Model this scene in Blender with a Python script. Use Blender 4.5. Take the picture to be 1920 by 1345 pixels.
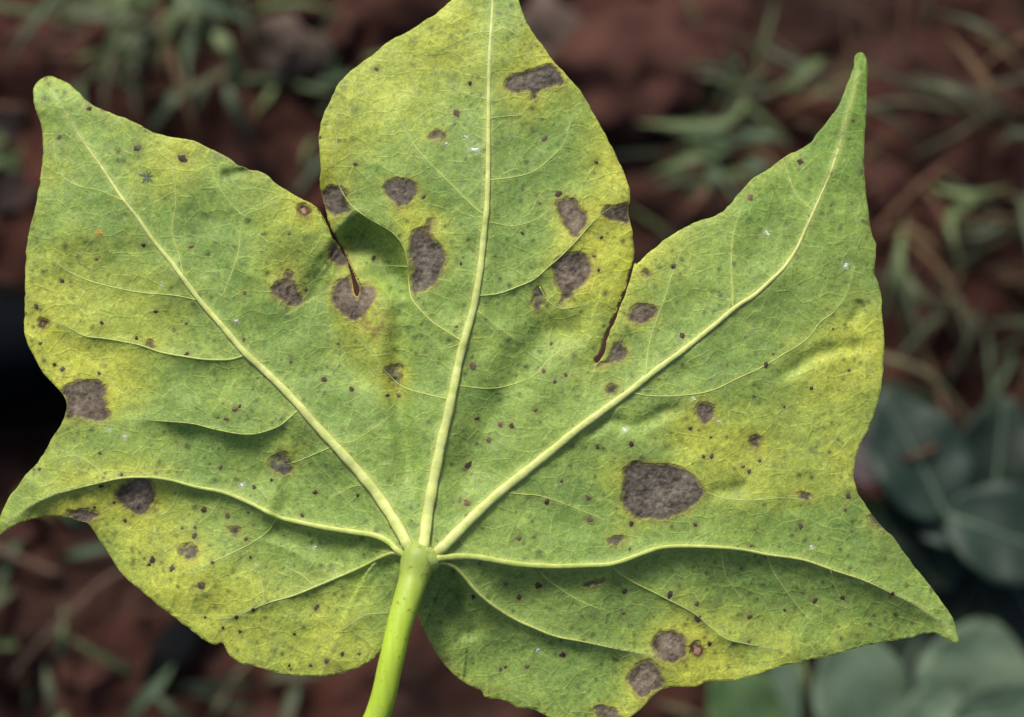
import bpy, math, random
import numpy as np
from mathutils import Vector, Matrix

# ------------------------------------------------------------------ clear
for o in list(bpy.data.objects):
    bpy.data.objects.remove(o, do_unlink=True)
scene = bpy.context.scene
COL = scene.collection
R = math.radians

# ------------------------------------------------------------------ camera
IMW, IMH = 1920.0, 1345.0          # size of the photograph the measurements were taken from
LEAFW = 0.18                       # metres the frame spans at the leaf
D_LEAF = 0.30                      # camera to leaf
D_GROUND = 0.62                    # camera to soil along the axis
TILT = R(14)
RIGHT = Vector((1, 0, 0))
UP = Vector((0, math.cos(TILT), math.sin(TILT)))
BACK = Vector((0, -math.sin(TILT), math.cos(TILT)))
CAMLOC = BACK * D_GROUND
cam_data = bpy.data.cameras.new('camera')
cam = bpy.data.objects.new('camera', cam_data)
COL.objects.link(cam)
cam.location = CAMLOC
cam.rotation_euler = (TILT, 0, 0)
cam_data.sensor_width = 36
cam_data.sensor_fit = 'HORIZONTAL'
cam_data.lens = 36 * D_LEAF / LEAFW
cam_data.clip_start = 0.01
cam_data.clip_end = 200
cam_data.dof.use_dof = True
cam_data.dof.focus_distance = D_LEAF - 0.001
cam_data.dof.aperture_fstop = 9.0
cam_data.dof.aperture_blades = 7
scene.camera = cam

# ------------------------------------------------------------------ sky and sun
SUN_TO = Vector((-0.22, 0.66, 0.72)).normalized()     # direction towards the sun
world = bpy.data.worlds.new('World')
scene.world = world
world.use_nodes = True
wn = world.node_tree
bg = wn.nodes['Background']
sky = wn.nodes.new('ShaderNodeTexSky')
sky.sky_type = 'NISHITA'
sky.sun_disc = False
sky.sun_elevation = math.asin(SUN_TO.z)
sky.sun_rotation = math.atan2(SUN_TO.x, SUN_TO.y)
sky.air_density = 1.0
sky.dust_density = 5.0
sky.ozone_density = 0.6
wn.links.new(sky.outputs[0], bg.inputs[0])
bg.inputs[1].default_value = 0.06
sl = bpy.data.lights.new('sun', 'SUN')
sl.energy = 2.2
sl.angle = R(14)
sl.color = (1.0, 0.95, 0.87)
sun = bpy.data.objects.new('sun', sl)
COL.objects.link(sun)
sun.rotation_euler = SUN_TO.to_track_quat('Z', 'Y').to_euler()
sun.location = (0, 0, 3)

scene.view_settings.view_transform = 'Standard'
scene.view_settings.look = 'None'
scene.view_settings.gamma = 1.0
scene.view_settings.use_curve_mapping = False
scene.view_settings.exposure = 0.86

# ------------------------------------------------------------------ helpers
def s2l(c):
    out = []
    for v in c[:3]:
        v = v / 255.0
        out.append(v / 12.92 if v <= 0.04045 else ((v + 0.055) / 1.055) ** 2.4)
    return tuple(out)

def tag(o, label=None, cat=None, group=None, kind=None):
    if label: o['label'] = label
    if cat: o['category'] = cat
    if group: o['group'] = group
    if kind: o['kind'] = kind
    return o

def empty(name, loc=(0, 0, 0)):
    o = bpy.data.objects.new(name, None)
    o.location = loc
    o.empty_display_size = 0.01
    COL.objects.link(o)
    return o

def mesh_obj(name, verts, faces, mat, parent=None, smooth=True):
    me = bpy.data.meshes.new(name)
    me.from_pydata([tuple(v) for v in verts], [], faces)
    me.materials.append(mat)
    if smooth:
        me.polygons.foreach_set('use_smooth', [True] * len(me.polygons))
    me.update()
    o = bpy.data.objects.new(name, me)
    COL.objects.link(o)
    if parent is not None:
        o.parent = parent
    return o

# ---- numpy noise
def _hash(ix, iy, seed):
    h = (ix.astype(np.int64) * 374761393 + iy.astype(np.int64) * 668265263 + seed * 1442695041) & 0xffffffff
    h = ((h ^ (h >> 13)) * 1274126177) & 0xffffffff
    h = ((h ^ (h >> 16)) * 2246822519) & 0xffffffff
    h = h ^ (h >> 15)
    return (h & 0xffffff) / float(0xffffff)

def vnoise(x, y, seed=0):
    x = np.asarray(x, float); y = np.asarray(y, float)
    ix = np.floor(x); iy = np.floor(y)
    fx = x - ix; fy = y - iy
    fx = fx * fx * fx * (fx * (fx * 6 - 15) + 10); fy = fy * fy * fy * (fy * (fy * 6 - 15) + 10)
    ix = ix.astype(np.int64); iy = iy.astype(np.int64)
    a = _hash(ix, iy, seed); b = _hash(ix + 1, iy, seed)
    c = _hash(ix, iy + 1, seed); d = _hash(ix + 1, iy + 1, seed)
    return (a * (1 - fx) + b * fx) * (1 - fy) + (c * (1 - fx) + d * fx) * fy * 1.0

def fbm(x, y, seed=0, oct=4, gain=0.5):
    x = np.asarray(x, float); y = np.asarray(y, float)
    s = 0.0; a = 1.0; t = 0.0
    for k in range(oct):
        ang = 0.6 * k + 0.3
        xr = x * math.cos(ang) - y * math.sin(ang); yr = x * math.sin(ang) + y * math.cos(ang)
        s = s + a * (vnoise(xr * 2 ** k + 17.3 * k, yr * 2 ** k - 9.1 * k, seed + 31 * k) - 0.5)
        t += a; a *= gain
    return s / t * 2

def catmull(pts, step=6.0, closed=False):
    P = [np.array(p, float) for p in pts]
    n = len(P); out = []
    rng = range(n) if closed else range(n - 1)
    for i in rng:
        p1 = P[i]; p2 = P[(i + 1) % n]
        p0 = P[(i - 1) % n] if (closed or i > 0) else 2 * p1 - p2
        p3 = P[(i + 2) % n] if (closed or i < n - 2) else 2 * p2 - p1
        k = max(1, int(round(np.linalg.norm((p2 - p1)[:2]) / step)))
        for j in range(k):
            t = j / k
            out.append(0.5 * ((2 * p1) + (-p0 + p2) * t + (2 * p0 - 5 * p1 + 4 * p2 - p3) * t * t + (-p0 + 3 * p1 - 3 * p2 + p3) * t ** 3))
    if not closed: out.append(P[-1])
    return np.array(out)

def seg_dist(X, Y, poly, closed=False, want_side=False, maxd=None):
    """distance from grid points to a polyline (+ nearest point, arc parameter, side)"""
    best = np.full(X.shape, 1e9); bx = np.zeros(X.shape); by = np.zeros(X.shape)
    par = np.zeros(X.shape); side = np.zeros(X.shape)
    n = len(poly); m = n if closed else n - 1
    for i in range(m):
        a = poly[i]; b = poly[(i + 1) % n]
        dx, dy = b[0] - a[0], b[1] - a[1]
        L2 = dx * dx + dy * dy
        if L2 < 1e-9: continue
        t = np.clip(((X - a[0]) * dx + (Y - a[1]) * dy) / L2, 0, 1)
        qx = a[0] + t * dx; qy = a[1] + t * dy
        d2 = (X - qx) ** 2 + (Y - qy) ** 2
        k = d2 < best
        best = np.where(k, d2, best); bx = np.where(k, qx, bx); by = np.where(k, qy, by)
        par = np.where(k, (i + t) / m, par)
        if want_side:
            side = np.where(k, np.sign(dx * (Y - a[1]) - dy * (X - a[0])), side)
    return np.sqrt(best), bx, by, par, side

def inside(X, Y, poly):
    r = np.zeros(X.shape, bool)
    n = len(poly)
    for i in range(n):
        x1, y1 = poly[i][0], poly[i][1]; x2, y2 = poly[(i + 1) % n][0], poly[(i + 1) % n][1]
        if y1 == y2: continue
        c = ((y1 > Y) != (y2 > Y))
        r ^= c & (X < (x2 - x1) * (Y - y1) / (y2 - y1) + x1)
    return r

def inside_rows(xs, ys, poly):
    """even-odd test of a regular grid, row by row"""
    p = np.asarray(poly)[:, :2]; q = np.roll(p, -1, 0)
    R_ = np.zeros((len(ys), len(xs)), bool)
    for j, y in enumerate(ys):
        c = (p[:, 1] > y) != (q[:, 1] > y)
        if not c.any(): continue
        a = p[c]; b = q[c]
        cr = np.sort(a[:, 0] + (y - a[:, 1]) * (b[:, 0] - a[:, 0]) / (b[:, 1] - a[:, 1]))
        R_[j] = (np.searchsorted(cr, xs) % 2) == 1
    return R_

# ---- measuring: enlarged crops of the photograph -> photo pixels
def crop(ox, oy, s):
    return lambda pts: [(p[0] / s + ox, p[1] / s + oy) + tuple(q / s for q in p[2:]) for p in pts]
C1 = crop(0, 80, 2.989); C2 = crop(560, 0, 2.989); C3 = crop(1120, 60, 2.989); C4 = crop(0, 480, 2.989)
C5 = crop(560, 350, 2.989); C6 = crop(1080, 480, 2.989); C7 = crop(0, 880, 2.989); C8 = crop(560, 780, 2.381)
C9 = crop(1080, 880, 2.595)
PX = LEAFW / IMW        # metres per photo pixel at the leaf

def leaf_pt(u, v, h):
    """point of the leaf: h photo-pixels above the leaf plane"""
    z = D_LEAF - h * PX
    k = LEAFW / IMW / D_LEAF * z
    return CAMLOC - BACK * z + RIGHT * ((u - IMW / 2) * k) + UP * ((IMH / 2 - v) * k)

def leaf_pts(u, v, h):
    z = D_LEAF - h * PX
    k = LEAFW / IMW / D_LEAF * z
    a = (u - IMW / 2) * k; b = (IMH / 2 - v) * k
    c = np.array(CAMLOC)
    return np.stack([c[0] - BACK[0] * z + RIGHT[0] * a + UP[0] * b,
                     c[1] - BACK[1] * z + RIGHT[1] * a + UP[1] * b,
                     c[2] - BACK[2] * z + RIGHT[2] * a + UP[2] * b], -1)

def gpt(u, v, h=0.0):
    """where the ray of a photo pixel meets the height h above the soil"""
    k = LEAFW / IMW / D_LEAF
    d = -BACK + RIGHT * ((u - IMW / 2) * k) + UP * ((IMH / 2 - v) * k)
    t = (h - CAMLOC.z) / d.z
    return CAMLOC + d * t

def ground_h(x, y):
    x = np.asarray(x, float); y = np.asarray(y, float)
    h = 0.030 * fbm(x * 7, y * 7, 5, 3) + 0.018 * fbm(x * 22, y * 22, 9, 3) + 0.006 * fbm(x * 85, y * 85, 13, 3)
    fade = np.exp(-((x * x + y * y) / 9.0))
    return h * (0.25 + 0.75 * fade) - 0.012

def gz(x, y):
    return float(ground_h(np.array([x]), np.array([y]))[0])

# ------------------------------------------------------------------ materials
def new_mat(name):
    m = bpy.data.materials.new(name); m.use_nodes = True
    nt = m.node_tree; nt.nodes.clear()
    out = nt.nodes.new('ShaderNodeOutputMaterial')
    return m, nt, out

def node(nt, t, **kw):
    n = nt.nodes.new(t)
    for k, v in kw.items(): setattr(n, k, v)
    return n

def mixrgb(nt, a, b, fac, blend='MIX'):
    n = nt.nodes.new('ShaderNodeMix'); n.data_type = 'RGBA'; n.blend_type = blend
    def put(sock, v):
        if hasattr(v, 'is_output'): nt.links.new(v, sock)
        elif isinstance(v, (int, float)): sock.default_value = v
        else: sock.default_value = (v[0], v[1], v[2], 1)
    put(n.inputs[0], fac); put(n.inputs[6], a); put(n.inputs[7], b)
    return n.outputs[2]

def ramp(nt, src, stops):
    n = nt.nodes.new('ShaderNodeValToRGB')
    e = n.color_ramp.elements
    while len(e) < len(stops): e.new(0.5)
    for i, (p, c) in enumerate(stops):
        e[i].position = p
        e[i].color = (c, c, c, 1) if isinstance(c, (int, float)) else (c[0], c[1], c[2], 1)
    nt.links.new(src, n.inputs[0])
    return n.outputs[0]

def noise_mat(name, c1, c2, scale, rough=0.8, spec=0.25, bump=0.3, bump_scale=None, bump_dist=0.001, detail=6, trans=0.0, coord='Object', stops=(0.35, 0.68)):
    m, nt, out = new_mat(name)
    tc = node(nt, 'ShaderNodeTexCoord')
    no = node(nt, 'ShaderNodeTexNoise'); no.inputs['Scale'].default_value = scale; no.inputs['Detail'].default_value = detail
    no.inputs['Roughness'].default_value = 0.62
    nt.links.new(tc.outputs[coord], no.inputs['Vector'])
    f = ramp(nt, no.outputs[0], [(stops[0], 0.0), (stops[1], 1.0)])
    col = mixrgb(nt, c1, c2, f)
    p = node(nt, 'ShaderNodeBsdfPrincipled')
    nt.links.new(col, p.inputs['Base Color'])
    p.inputs['Roughness'].default_value = rough
    p.inputs['Specular IOR Level'].default_value = spec
    if bump:
        nb = node(nt, 'ShaderNodeTexNoise'); nb.inputs['Scale'].default_value = bump_scale or scale * 3; nb.inputs['Detail'].default_value = 5
        nt.links.new(tc.outputs[coord], nb.inputs['Vector'])
        b = node(nt, 'ShaderNodeBump'); b.inputs['Strength'].default_value = bump; b.inputs['Distance'].default_value = bump_dist
        nt.links.new(nb.outputs[0], b.inputs['Height']); nt.links.new(b.outputs[0], p.inputs['Normal'])
    last = p.outputs[0]
    if trans:
        t = node(nt, 'ShaderNodeBsdfTranslucent'); nt.links.new(col, t.inputs[0])
        mx = node(nt, 'ShaderNodeMixShader'); mx.inputs[0].default_value = trans
        nt.links.new(last, mx.inputs[1]); nt.links.new(t.outputs[0], mx.inputs[2]); last = mx.outputs[0]
    nt.links.new(last, out.inputs[0])
    return m

# soil
def soil_material():
    m, nt, out = new_mat('red_soil')
    tc = node(nt, 'ShaderNodeTexCoord')
    def nz(scale, detail=6, rough=0.6):
        n = node(nt, 'ShaderNodeTexNoise'); n.inputs['Scale'].default_value = scale; n.inputs['Detail'].default_value = detail
        n.inputs['Roughness'].default_value = rough
        nt.links.new(tc.outputs['Object'], n.inputs['Vector']); return n.outputs[0]
    base = mixrgb(nt, SOIL_DARK, SOIL_RED, ramp(nt, nz(9, 5), [(0.36, 0.0), (0.56, 1.0)]))
    base = mixrgb(nt, base, SOIL_PALE, ramp(nt, nz(26, 6, 0.7), [(0.52, 0.0), (0.74, 0.75)]))
    base = mixrgb(nt, base, SOIL_HUMUS, ramp(nt, nz(17, 6, 0.7), [(0.58, 0.0), (0.72, 0.8)]))
    grit = nz(240, 4, 0.7)
    base = mixrgb(nt, base, ramp(nt, grit, [(0.3, 0.45), (0.7, 1.0)]), 0.6, 'MULTIPLY')
    p = node(nt, 'ShaderNodeBsdfPrincipled'); nt.links.new(base, p.inputs['Base Color'])
    p.inputs['Roughness'].default_value = 0.92; p.inputs['Specular IOR Level'].default_value = 0.15
    b = node(nt, 'ShaderNodeBump'); b.inputs['Strength'].default_value = 0.8; b.inputs['Distance'].default_value = 0.004
    nt.links.new(nz(120, 7, 0.65), b.inputs['Height']); nt.links.new(b.outputs[0], p.inputs['Normal'])
    nt.links.new(p.outputs[0], out.inputs[0])
    return m
SOIL_DARK = (0.022, 0.0115, 0.0092); SOIL_RED = (0.068, 0.0255, 0.0180); SOIL_PALE = (0.084, 0.047, 0.037); SOIL_HUMUS = (0.016, 0.012, 0.010)
M = {}
M['soil'] = soil_material()

# ------------------------------------------------------------------ ground (structure)
def build_ground():
    n = 420
    s = np.linspace(-1, 1, n)
    a = 0.62 * s + 11.4 * s ** 9
    X, Y = np.meshgrid(a, a)
    Z = ground_h(X, Y)
    V = np.stack([X.ravel(), Y.ravel(), Z.ravel()], -1)
    idx = np.arange(n * n).reshape(n, n)
    F = np.stack([idx[:-1, :-1].ravel(), idx[:-1, 1:].ravel(), idx[1:, 1:].ravel(), idx[1:, :-1].ravel()], -1)
    me = bpy.data.meshes.new('ground')
    me.from_pydata(V.tolist(), [], F.tolist())
    me.polygons.foreach_set('use_smooth', [True] * len(F))
    me.materials.append(M['soil'])
    o = bpy.data.objects.new('ground', me); COL.objects.link(o)
    tag(o, 'bare red-brown soil under and around the leaf', None, None, 'structure')
build_ground()

# ------------------------------------------------------------------ the diseased leaf: measured shape
OUT = []
OUT += [(848, 0), (866, -28), (890, -75), (908, -130), (922, -165), (936, -130), (948, -75), (960, -30)]
OUT += C2([(1228, 0), (1260, 90), (1300, 170), (1360, 250), (1420, 340), (1480, 400), (1560, 490), (1630, 600), (1690, 710), (1750, 820), (1800, 920), (1835, 1000), (1855, 1100), (1845, 1180), (1860, 1260)])
OUT += C5([(1875, 320), (1878, 400), (1855, 470), (1824, 575), (1785, 675), (1747, 765), (1708, 850), (1688, 920), (1655, 970), (1668, 990), (1690, 978), (1718, 930), (1734, 850), (1777, 740), (1819, 640), (1853, 540), (1886, 430)])
OUT += C3([(215, 1310), (290, 1240), (380, 1165), (480, 1105), (580, 1060), (680, 1025), (740, 970), (800, 900), (880, 820), (960, 770), (1060, 700), (1170, 640), (1220, 590), (1310, 480), (1360, 400), (1390, 330), (1420, 250), (1440, 190), (1445, 135), (1470, 115), (1500, 135), (1512, 180), (1508, 300), (1502, 420), (1497, 560), (1492, 700), (1495, 830), (1510, 950), (1525, 1080), (1545, 1150), (1563, 1190), (1555, 1250)])
OUT += C6([(1670, 90), (1695, 170), (1712, 250), (1715, 320), (1725, 450), (1722, 580), (1710, 730), (1690, 820), (1650, 930), (1610, 1020), (1570, 1110), (1555, 1200)])
OUT += C9([(1350, 40), (1365, 110), (1410, 180), (1470, 260), (1540, 330), (1600, 410), (1650, 480), (1730, 580), (1790, 660), (1830, 730), (1850, 790), (1865, 830), (1855, 848), (1830, 845), (1790, 820), (1750, 797), (1700, 800), (1600, 820), (1500, 840), (1350, 875), (1200, 915), (1100, 935), (960, 970), (860, 1005), (760, 1028), (640, 1030), (580, 1055), (480, 1055), (430, 1065), (370, 1110), (310, 1170), (260, 1205)])
OUT += [(1160, 1362), (1110, 1372), (1060, 1362)]
OUT += C8([(1110, 1340), (1050, 1310), (975, 1300), (930, 1275), (880, 1260), (830, 1255), (820, 1225), (760, 1200), (690, 1150), (610, 1050), (565, 970), (540, 910)])
OUT += [(783, 1145), (777, 1122), (768, 1112), (752, 1150), (735, 1190)]
OUT += C8([(365, 1045), (330, 1085), (270, 1120), (180, 1150), (80, 1162)])
OUT += C7([(1650, 1155), (1550, 1135), (1430, 1105), (1340, 1080), (1290, 1040), (1265, 1000), (1245, 970), (1220, 985), (1180, 975), (1130, 945), (1060, 890), (940, 800), (850, 730), (780, 670), (700, 600), (640, 520), (570, 410), (520, 330), (490, 300), (440, 285), (400, 270), (330, 262), (260, 265), (180, 280), (100, 305), (40, 340), (-10, 368), (-18, 320), (5, 260), (20, 220), (60, 150), (140, 40)])
OUT += C4([(160, 1220), (240, 1120), (290, 1030), (340, 950), (370, 880), (375, 820), (350, 770), (300, 720), (240, 650), (190, 560), (150, 480), (140, 400), (140, 280), (145, 150)])
OUT += C1([(150, 1170), (165, 1060), (190, 960), (215, 850), (235, 700), (245, 580), (235, 470), (205, 390), (190, 310), (190, 260), (215, 215), (260, 190), (310, 195), (370, 225), (430, 270), (500, 335), (560, 370), (640, 400), (750, 450), (830, 490), (900, 515), (990, 540), (1090, 555), (1210, 610), (1280, 650), (1330, 690), (1390, 710), (1480, 740), (1560, 800), (1640, 850), (1740, 900), (1790, 940)])
OUT += C5([(150, 200), (180, 270), (225, 340), (265, 410), (285, 470), (300, 530), (308, 595), (325, 618), (340, 600), (340, 560), (320, 510), (290, 440), (250, 350), (205, 270), (168, 190), (147, 110), (130, 30)])
OUT += C2([(118, 1050), (125, 950), (115, 800), (130, 690), (170, 580), (220, 480), (290, 400), (400, 320), (500, 240), (660, 150), (780, 70)])
OUTLINE = catmull(OUT, 5.0, closed=True)
# small irregularities of a living edge
_t = np.arange(len(OUTLINE))
_j = fbm(OUTLINE[:, 0] / 16.0, OUTLINE[:, 1] / 16.0, 77, 3)
_nx = np.roll(OUTLINE, -1, 0) - np.roll(OUTLINE, 1, 0)
_nn = np.stack([-_nx[:, 1], _nx[:, 0]], -1) / (np.linalg.norm(_nx, axis=1)[:, None] + 1e-6)
OUTLINE = OUTLINE + _nn * (_j * 2.2)[:, None]

# main veins: points + (width at base, width at tip)
MAIN = {
 'mid': (C8([(548, 625), (560, 560), (575, 440), (600, 300), (620, 200), (640, 100)]) + C5([(832, 1300), (870, 1120), (900, 970), (940, 820), (980, 680), (1005, 540), (1025, 400), (1045, 200), (1055, 100)]) + C2([(1062, 900), (1063, 700), (1065, 500), (1070, 300), (1080, 150), (1088, 0)]) + [(924, -80), (922, -150)], 25, 4.5),
 'upper_left': (C8([(505, 620), (470, 545), (440, 490), (390, 410), (330, 325), (250, 230), (150, 120)]) + C4([(1780, 960), (1640, 800), (1500, 660), (1370, 540), (1250, 400), (1120, 250), (1000, 90)]) + C1([(960, 1230), (860, 1110), (770, 980), (690, 880), (610, 760), (530, 640), (430, 500), (350, 380), (290, 280)]), 25, 3),
 'upper_right': (C8([(590, 625), (640, 590), (700, 530), (800, 430), (900, 340), (1000, 260), (1150, 140)]) + C6([(0, 980), (150, 870), (300, 760), (450, 640), (600, 530), (750, 410), (900, 285), (1000, 220), (1100, 130), (1170, 60)]) + C3([(1120, 1210), (1170, 1100), (1215, 1000), (1245, 930), (1330, 720), (1410, 440), (1465, 230)]), 23, 2.2),
 'right': (C8([(570, 640), (640, 635), (720, 628), (800, 632), (900, 650), (1000, 665), (1150, 672), (1300, 668)]) + C9([(180, 460), (300, 420), (400, 385), (500, 375), (650, 378), (800, 390), (930, 415), (1100, 440), (1250, 490), (1400, 540), (1530, 600), (1650, 660), (1780, 750), (1850, 830)]), 14, 2.2),
 'left': (C8([(490, 635), (440, 600), (400, 562), (340, 535), (250, 520), (120, 500), (0, 475)]) + C7([(1550, 265), (1400, 190), (1250, 130), (1100, 100), (950, 60), (820, 45), (680, 50), (520, 85), (400, 115), (300, 145), (150, 220), (40, 300)]), 13, 2.2),
 'lower_right': (C8([(560, 660), (640, 655), (690, 672), (740, 720), (800, 790), (880, 855), (960, 905), (1060, 950), (1150, 985), (1280, 1010), (1420, 1040), (1500, 1055), (1620, 1080)]), 8.5, 2),
 'lower_left': (C8([(490, 640), (430, 612), (370, 630), (300, 665), (200, 710), (70, 765)]) + C7([(1640, 710), (1500, 750), (1380, 800), (1260, 850)]), 7.5, 2),
}
SEC = [
 (C4([(1365, 560), (1280, 582), (1150, 580), (1040, 565), (900, 540), (780, 500), (600, 465), (480, 450), (400, 410), (290, 360)]), 6, 4),
 (C4([(1665, 870), (1620, 910), (1550, 960), (1400, 1000), (1220, 975), (1080, 940), (900, 925), (720, 915)]), 5, 2.5),
 (C4([(1110, 250), (1000, 225), (900, 215), (780, 205), (650, 180), (500, 140), (370, 80), (300, 20)]), 4, 4),
 (C4([(1850, 1075), (1720, 1130), (1640, 1160), (1560, 1165)]), 4, 2),
 (C1([(1030, 1310), (1000, 1180), (965, 1050), (985, 900), (975, 760), (945, 650), (930, 560)]), 3, 3),
 (C1([(1250, 1420), (1330, 1200), (1370, 980), (1500, 920), (1600, 860)]), 3, 2),
 (C1([(1370, 980), (1290, 900), (1210, 780), (1180, 700)]), 2.5, 2),
 (C1([(700, 890), (560, 830), (430, 800), (330, 720), (300, 560)]), 3, 2),
 (C2([(1035, 1205), (960, 1140), (850, 1030), (750, 930), (660, 830), (600, 730), (560, 640)]), 4, 3.2),
 (C2([(1065, 1010), (1200, 995), (1320, 960), (1420, 880), (1490, 800), (1520, 680)]), 4, 2.5),
 (C2([(1066, 665), (1180, 650), (1250, 640), (1320, 560)]), 3, 2),
 (C2([(1075, 180), (980, 190), (860, 250), (720, 310)]), 3, 2),
 (C2([(1075, 190), (1160, 160), (1240, 210)]), 3, 2),
 (C2([(1062, 560), (920, 520), (820, 470), (700, 430)]), 2.5, 2),
 (C5([(1005, 612), (1120, 600), (1230, 560), (1320, 520), (1400, 450), (1470, 390), (1560, 300), (1620, 230), (1680, 170), (1760, 110)]), 4.5, 3),
 (C5([(1045, 195), (1120, 210), (1200, 222), (1320, 190), (1420, 120)]), 3, 2),
 (C5([(940, 880), (840, 820), (750, 760), (680, 690), (630, 620), (617, 520), (612, 430), (590, 340), (530, 260), (450, 210), (380, 170), (300, 110), (250, 40)]) + C2([(225, 1030), (205, 900), (215, 760)]), 5, 3),
 (C5([(1010, 700), (1110, 780), (1220, 860), (1270, 880)]), 3, 2),
 (C5([(850, 1195), (700, 1160), (580, 1120), (490, 1040), (430, 960), (330, 850)]), 4, 2.5),
 (C5([(880, 1115), (1060, 1132), (1200, 1110), (1320, 1060), (1400, 970), (1480, 920), (1590, 900)]), 4, 2.5),
 (C5([(955, 870), (880, 890), (800, 920)]), 3, 2),
 (C5([(630, 450), (520, 445), (430, 440), (340, 390)]), 3, 2),
 (C5([(1350, 560), (1390, 630), (1450, 680), (1530, 680), (1610, 660)]), 2.6, 3),
 (C6([(300, 765), (420, 785), (560, 785), (700, 770), (800, 740), (900, 690), (1030, 630), (1150, 560), (1290, 470), (1370, 370), (1450, 310), (1520, 200), (1560, 60)]), 4, 3.5),
 (C3([(1213, 1005), (1130, 930), (1090, 860), (1060, 770)]), 3.4, 2),
 (C3([(760, 1560), (750, 1310), (760, 1150), (800, 1000)]), 3.4, 2),
 (C6([(390, 690), (400, 560), (430, 420), (500, 230), (540, 100), (590, -30)]), 3.5, 2.5),
 (C6([(880, 300), (880, 180), (870, 60), (880, -60)]), 3, 2),
 (C9([(170, 468), (190, 490), (270, 545), (370, 595), (480, 650), (580, 705), (650, 765), (730, 825), (830, 850), (1000, 880)]), 5, 2.6),
 (C9([(930, 420), (960, 500), (1020, 590), (1100, 690), (1180, 770)]), 3.6, 2),
 (C9([(705, 385), (730, 520), (800, 620), (850, 690)]), 3, 2),
 (C9([(1240, 490), (1260, 570), (1320, 680)]), 3, 2),
 (C9([(620, 110), (720, 140), (850, 152), (1000, 140), (1120, 150)]), 3, 2),
 (C8([(1060, 672), (1100, 720), (1150, 760), (1260, 830), (1400, 880)]), 4, 2.5),
 (C8([(700, 530), (760, 590), (860, 600)]), 3, 2),
 (C8([(900, 340), (1000, 350), (1090, 360), (1230, 410), (1380, 470)]), 3.4, 2.4),
 (C8([(300, 310), (230, 320), (120, 380)]), 3, 2),
 (C8([(620, 190), (560, 230), (480, 300)]), 2.6, 2),
 (C8([(120, 95), (220, 120), (330, 60), (430, -20)]), 2.6, 2),
 (C8([(400, 880), (300, 890), (200, 950), (110, 990)]), 2.6, 2),
 (C7([(1550, 270), (1500, 350), (1400, 420), (1280, 480), (1170, 530), (1050, 590)]), 4, 2.5),
 (C7([(1240, 135), (1215, 200), (1160, 270), (1060, 330)]), 3, 2),
 (C7([(1010, 80), (980, 180), (920, 250), (800, 290)]), 3, 2),
 (C7([(1760, 660), (1700, 600), (1590, 540)]), 3, 2),
 (C7([(1480, 760), (1470, 650), (1430, 520)]), 2.6, 2),
 (C4([(590, 1245), (530, 1180), (420, 1120), (280, 1150)]), 3, 2),
]

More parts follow.
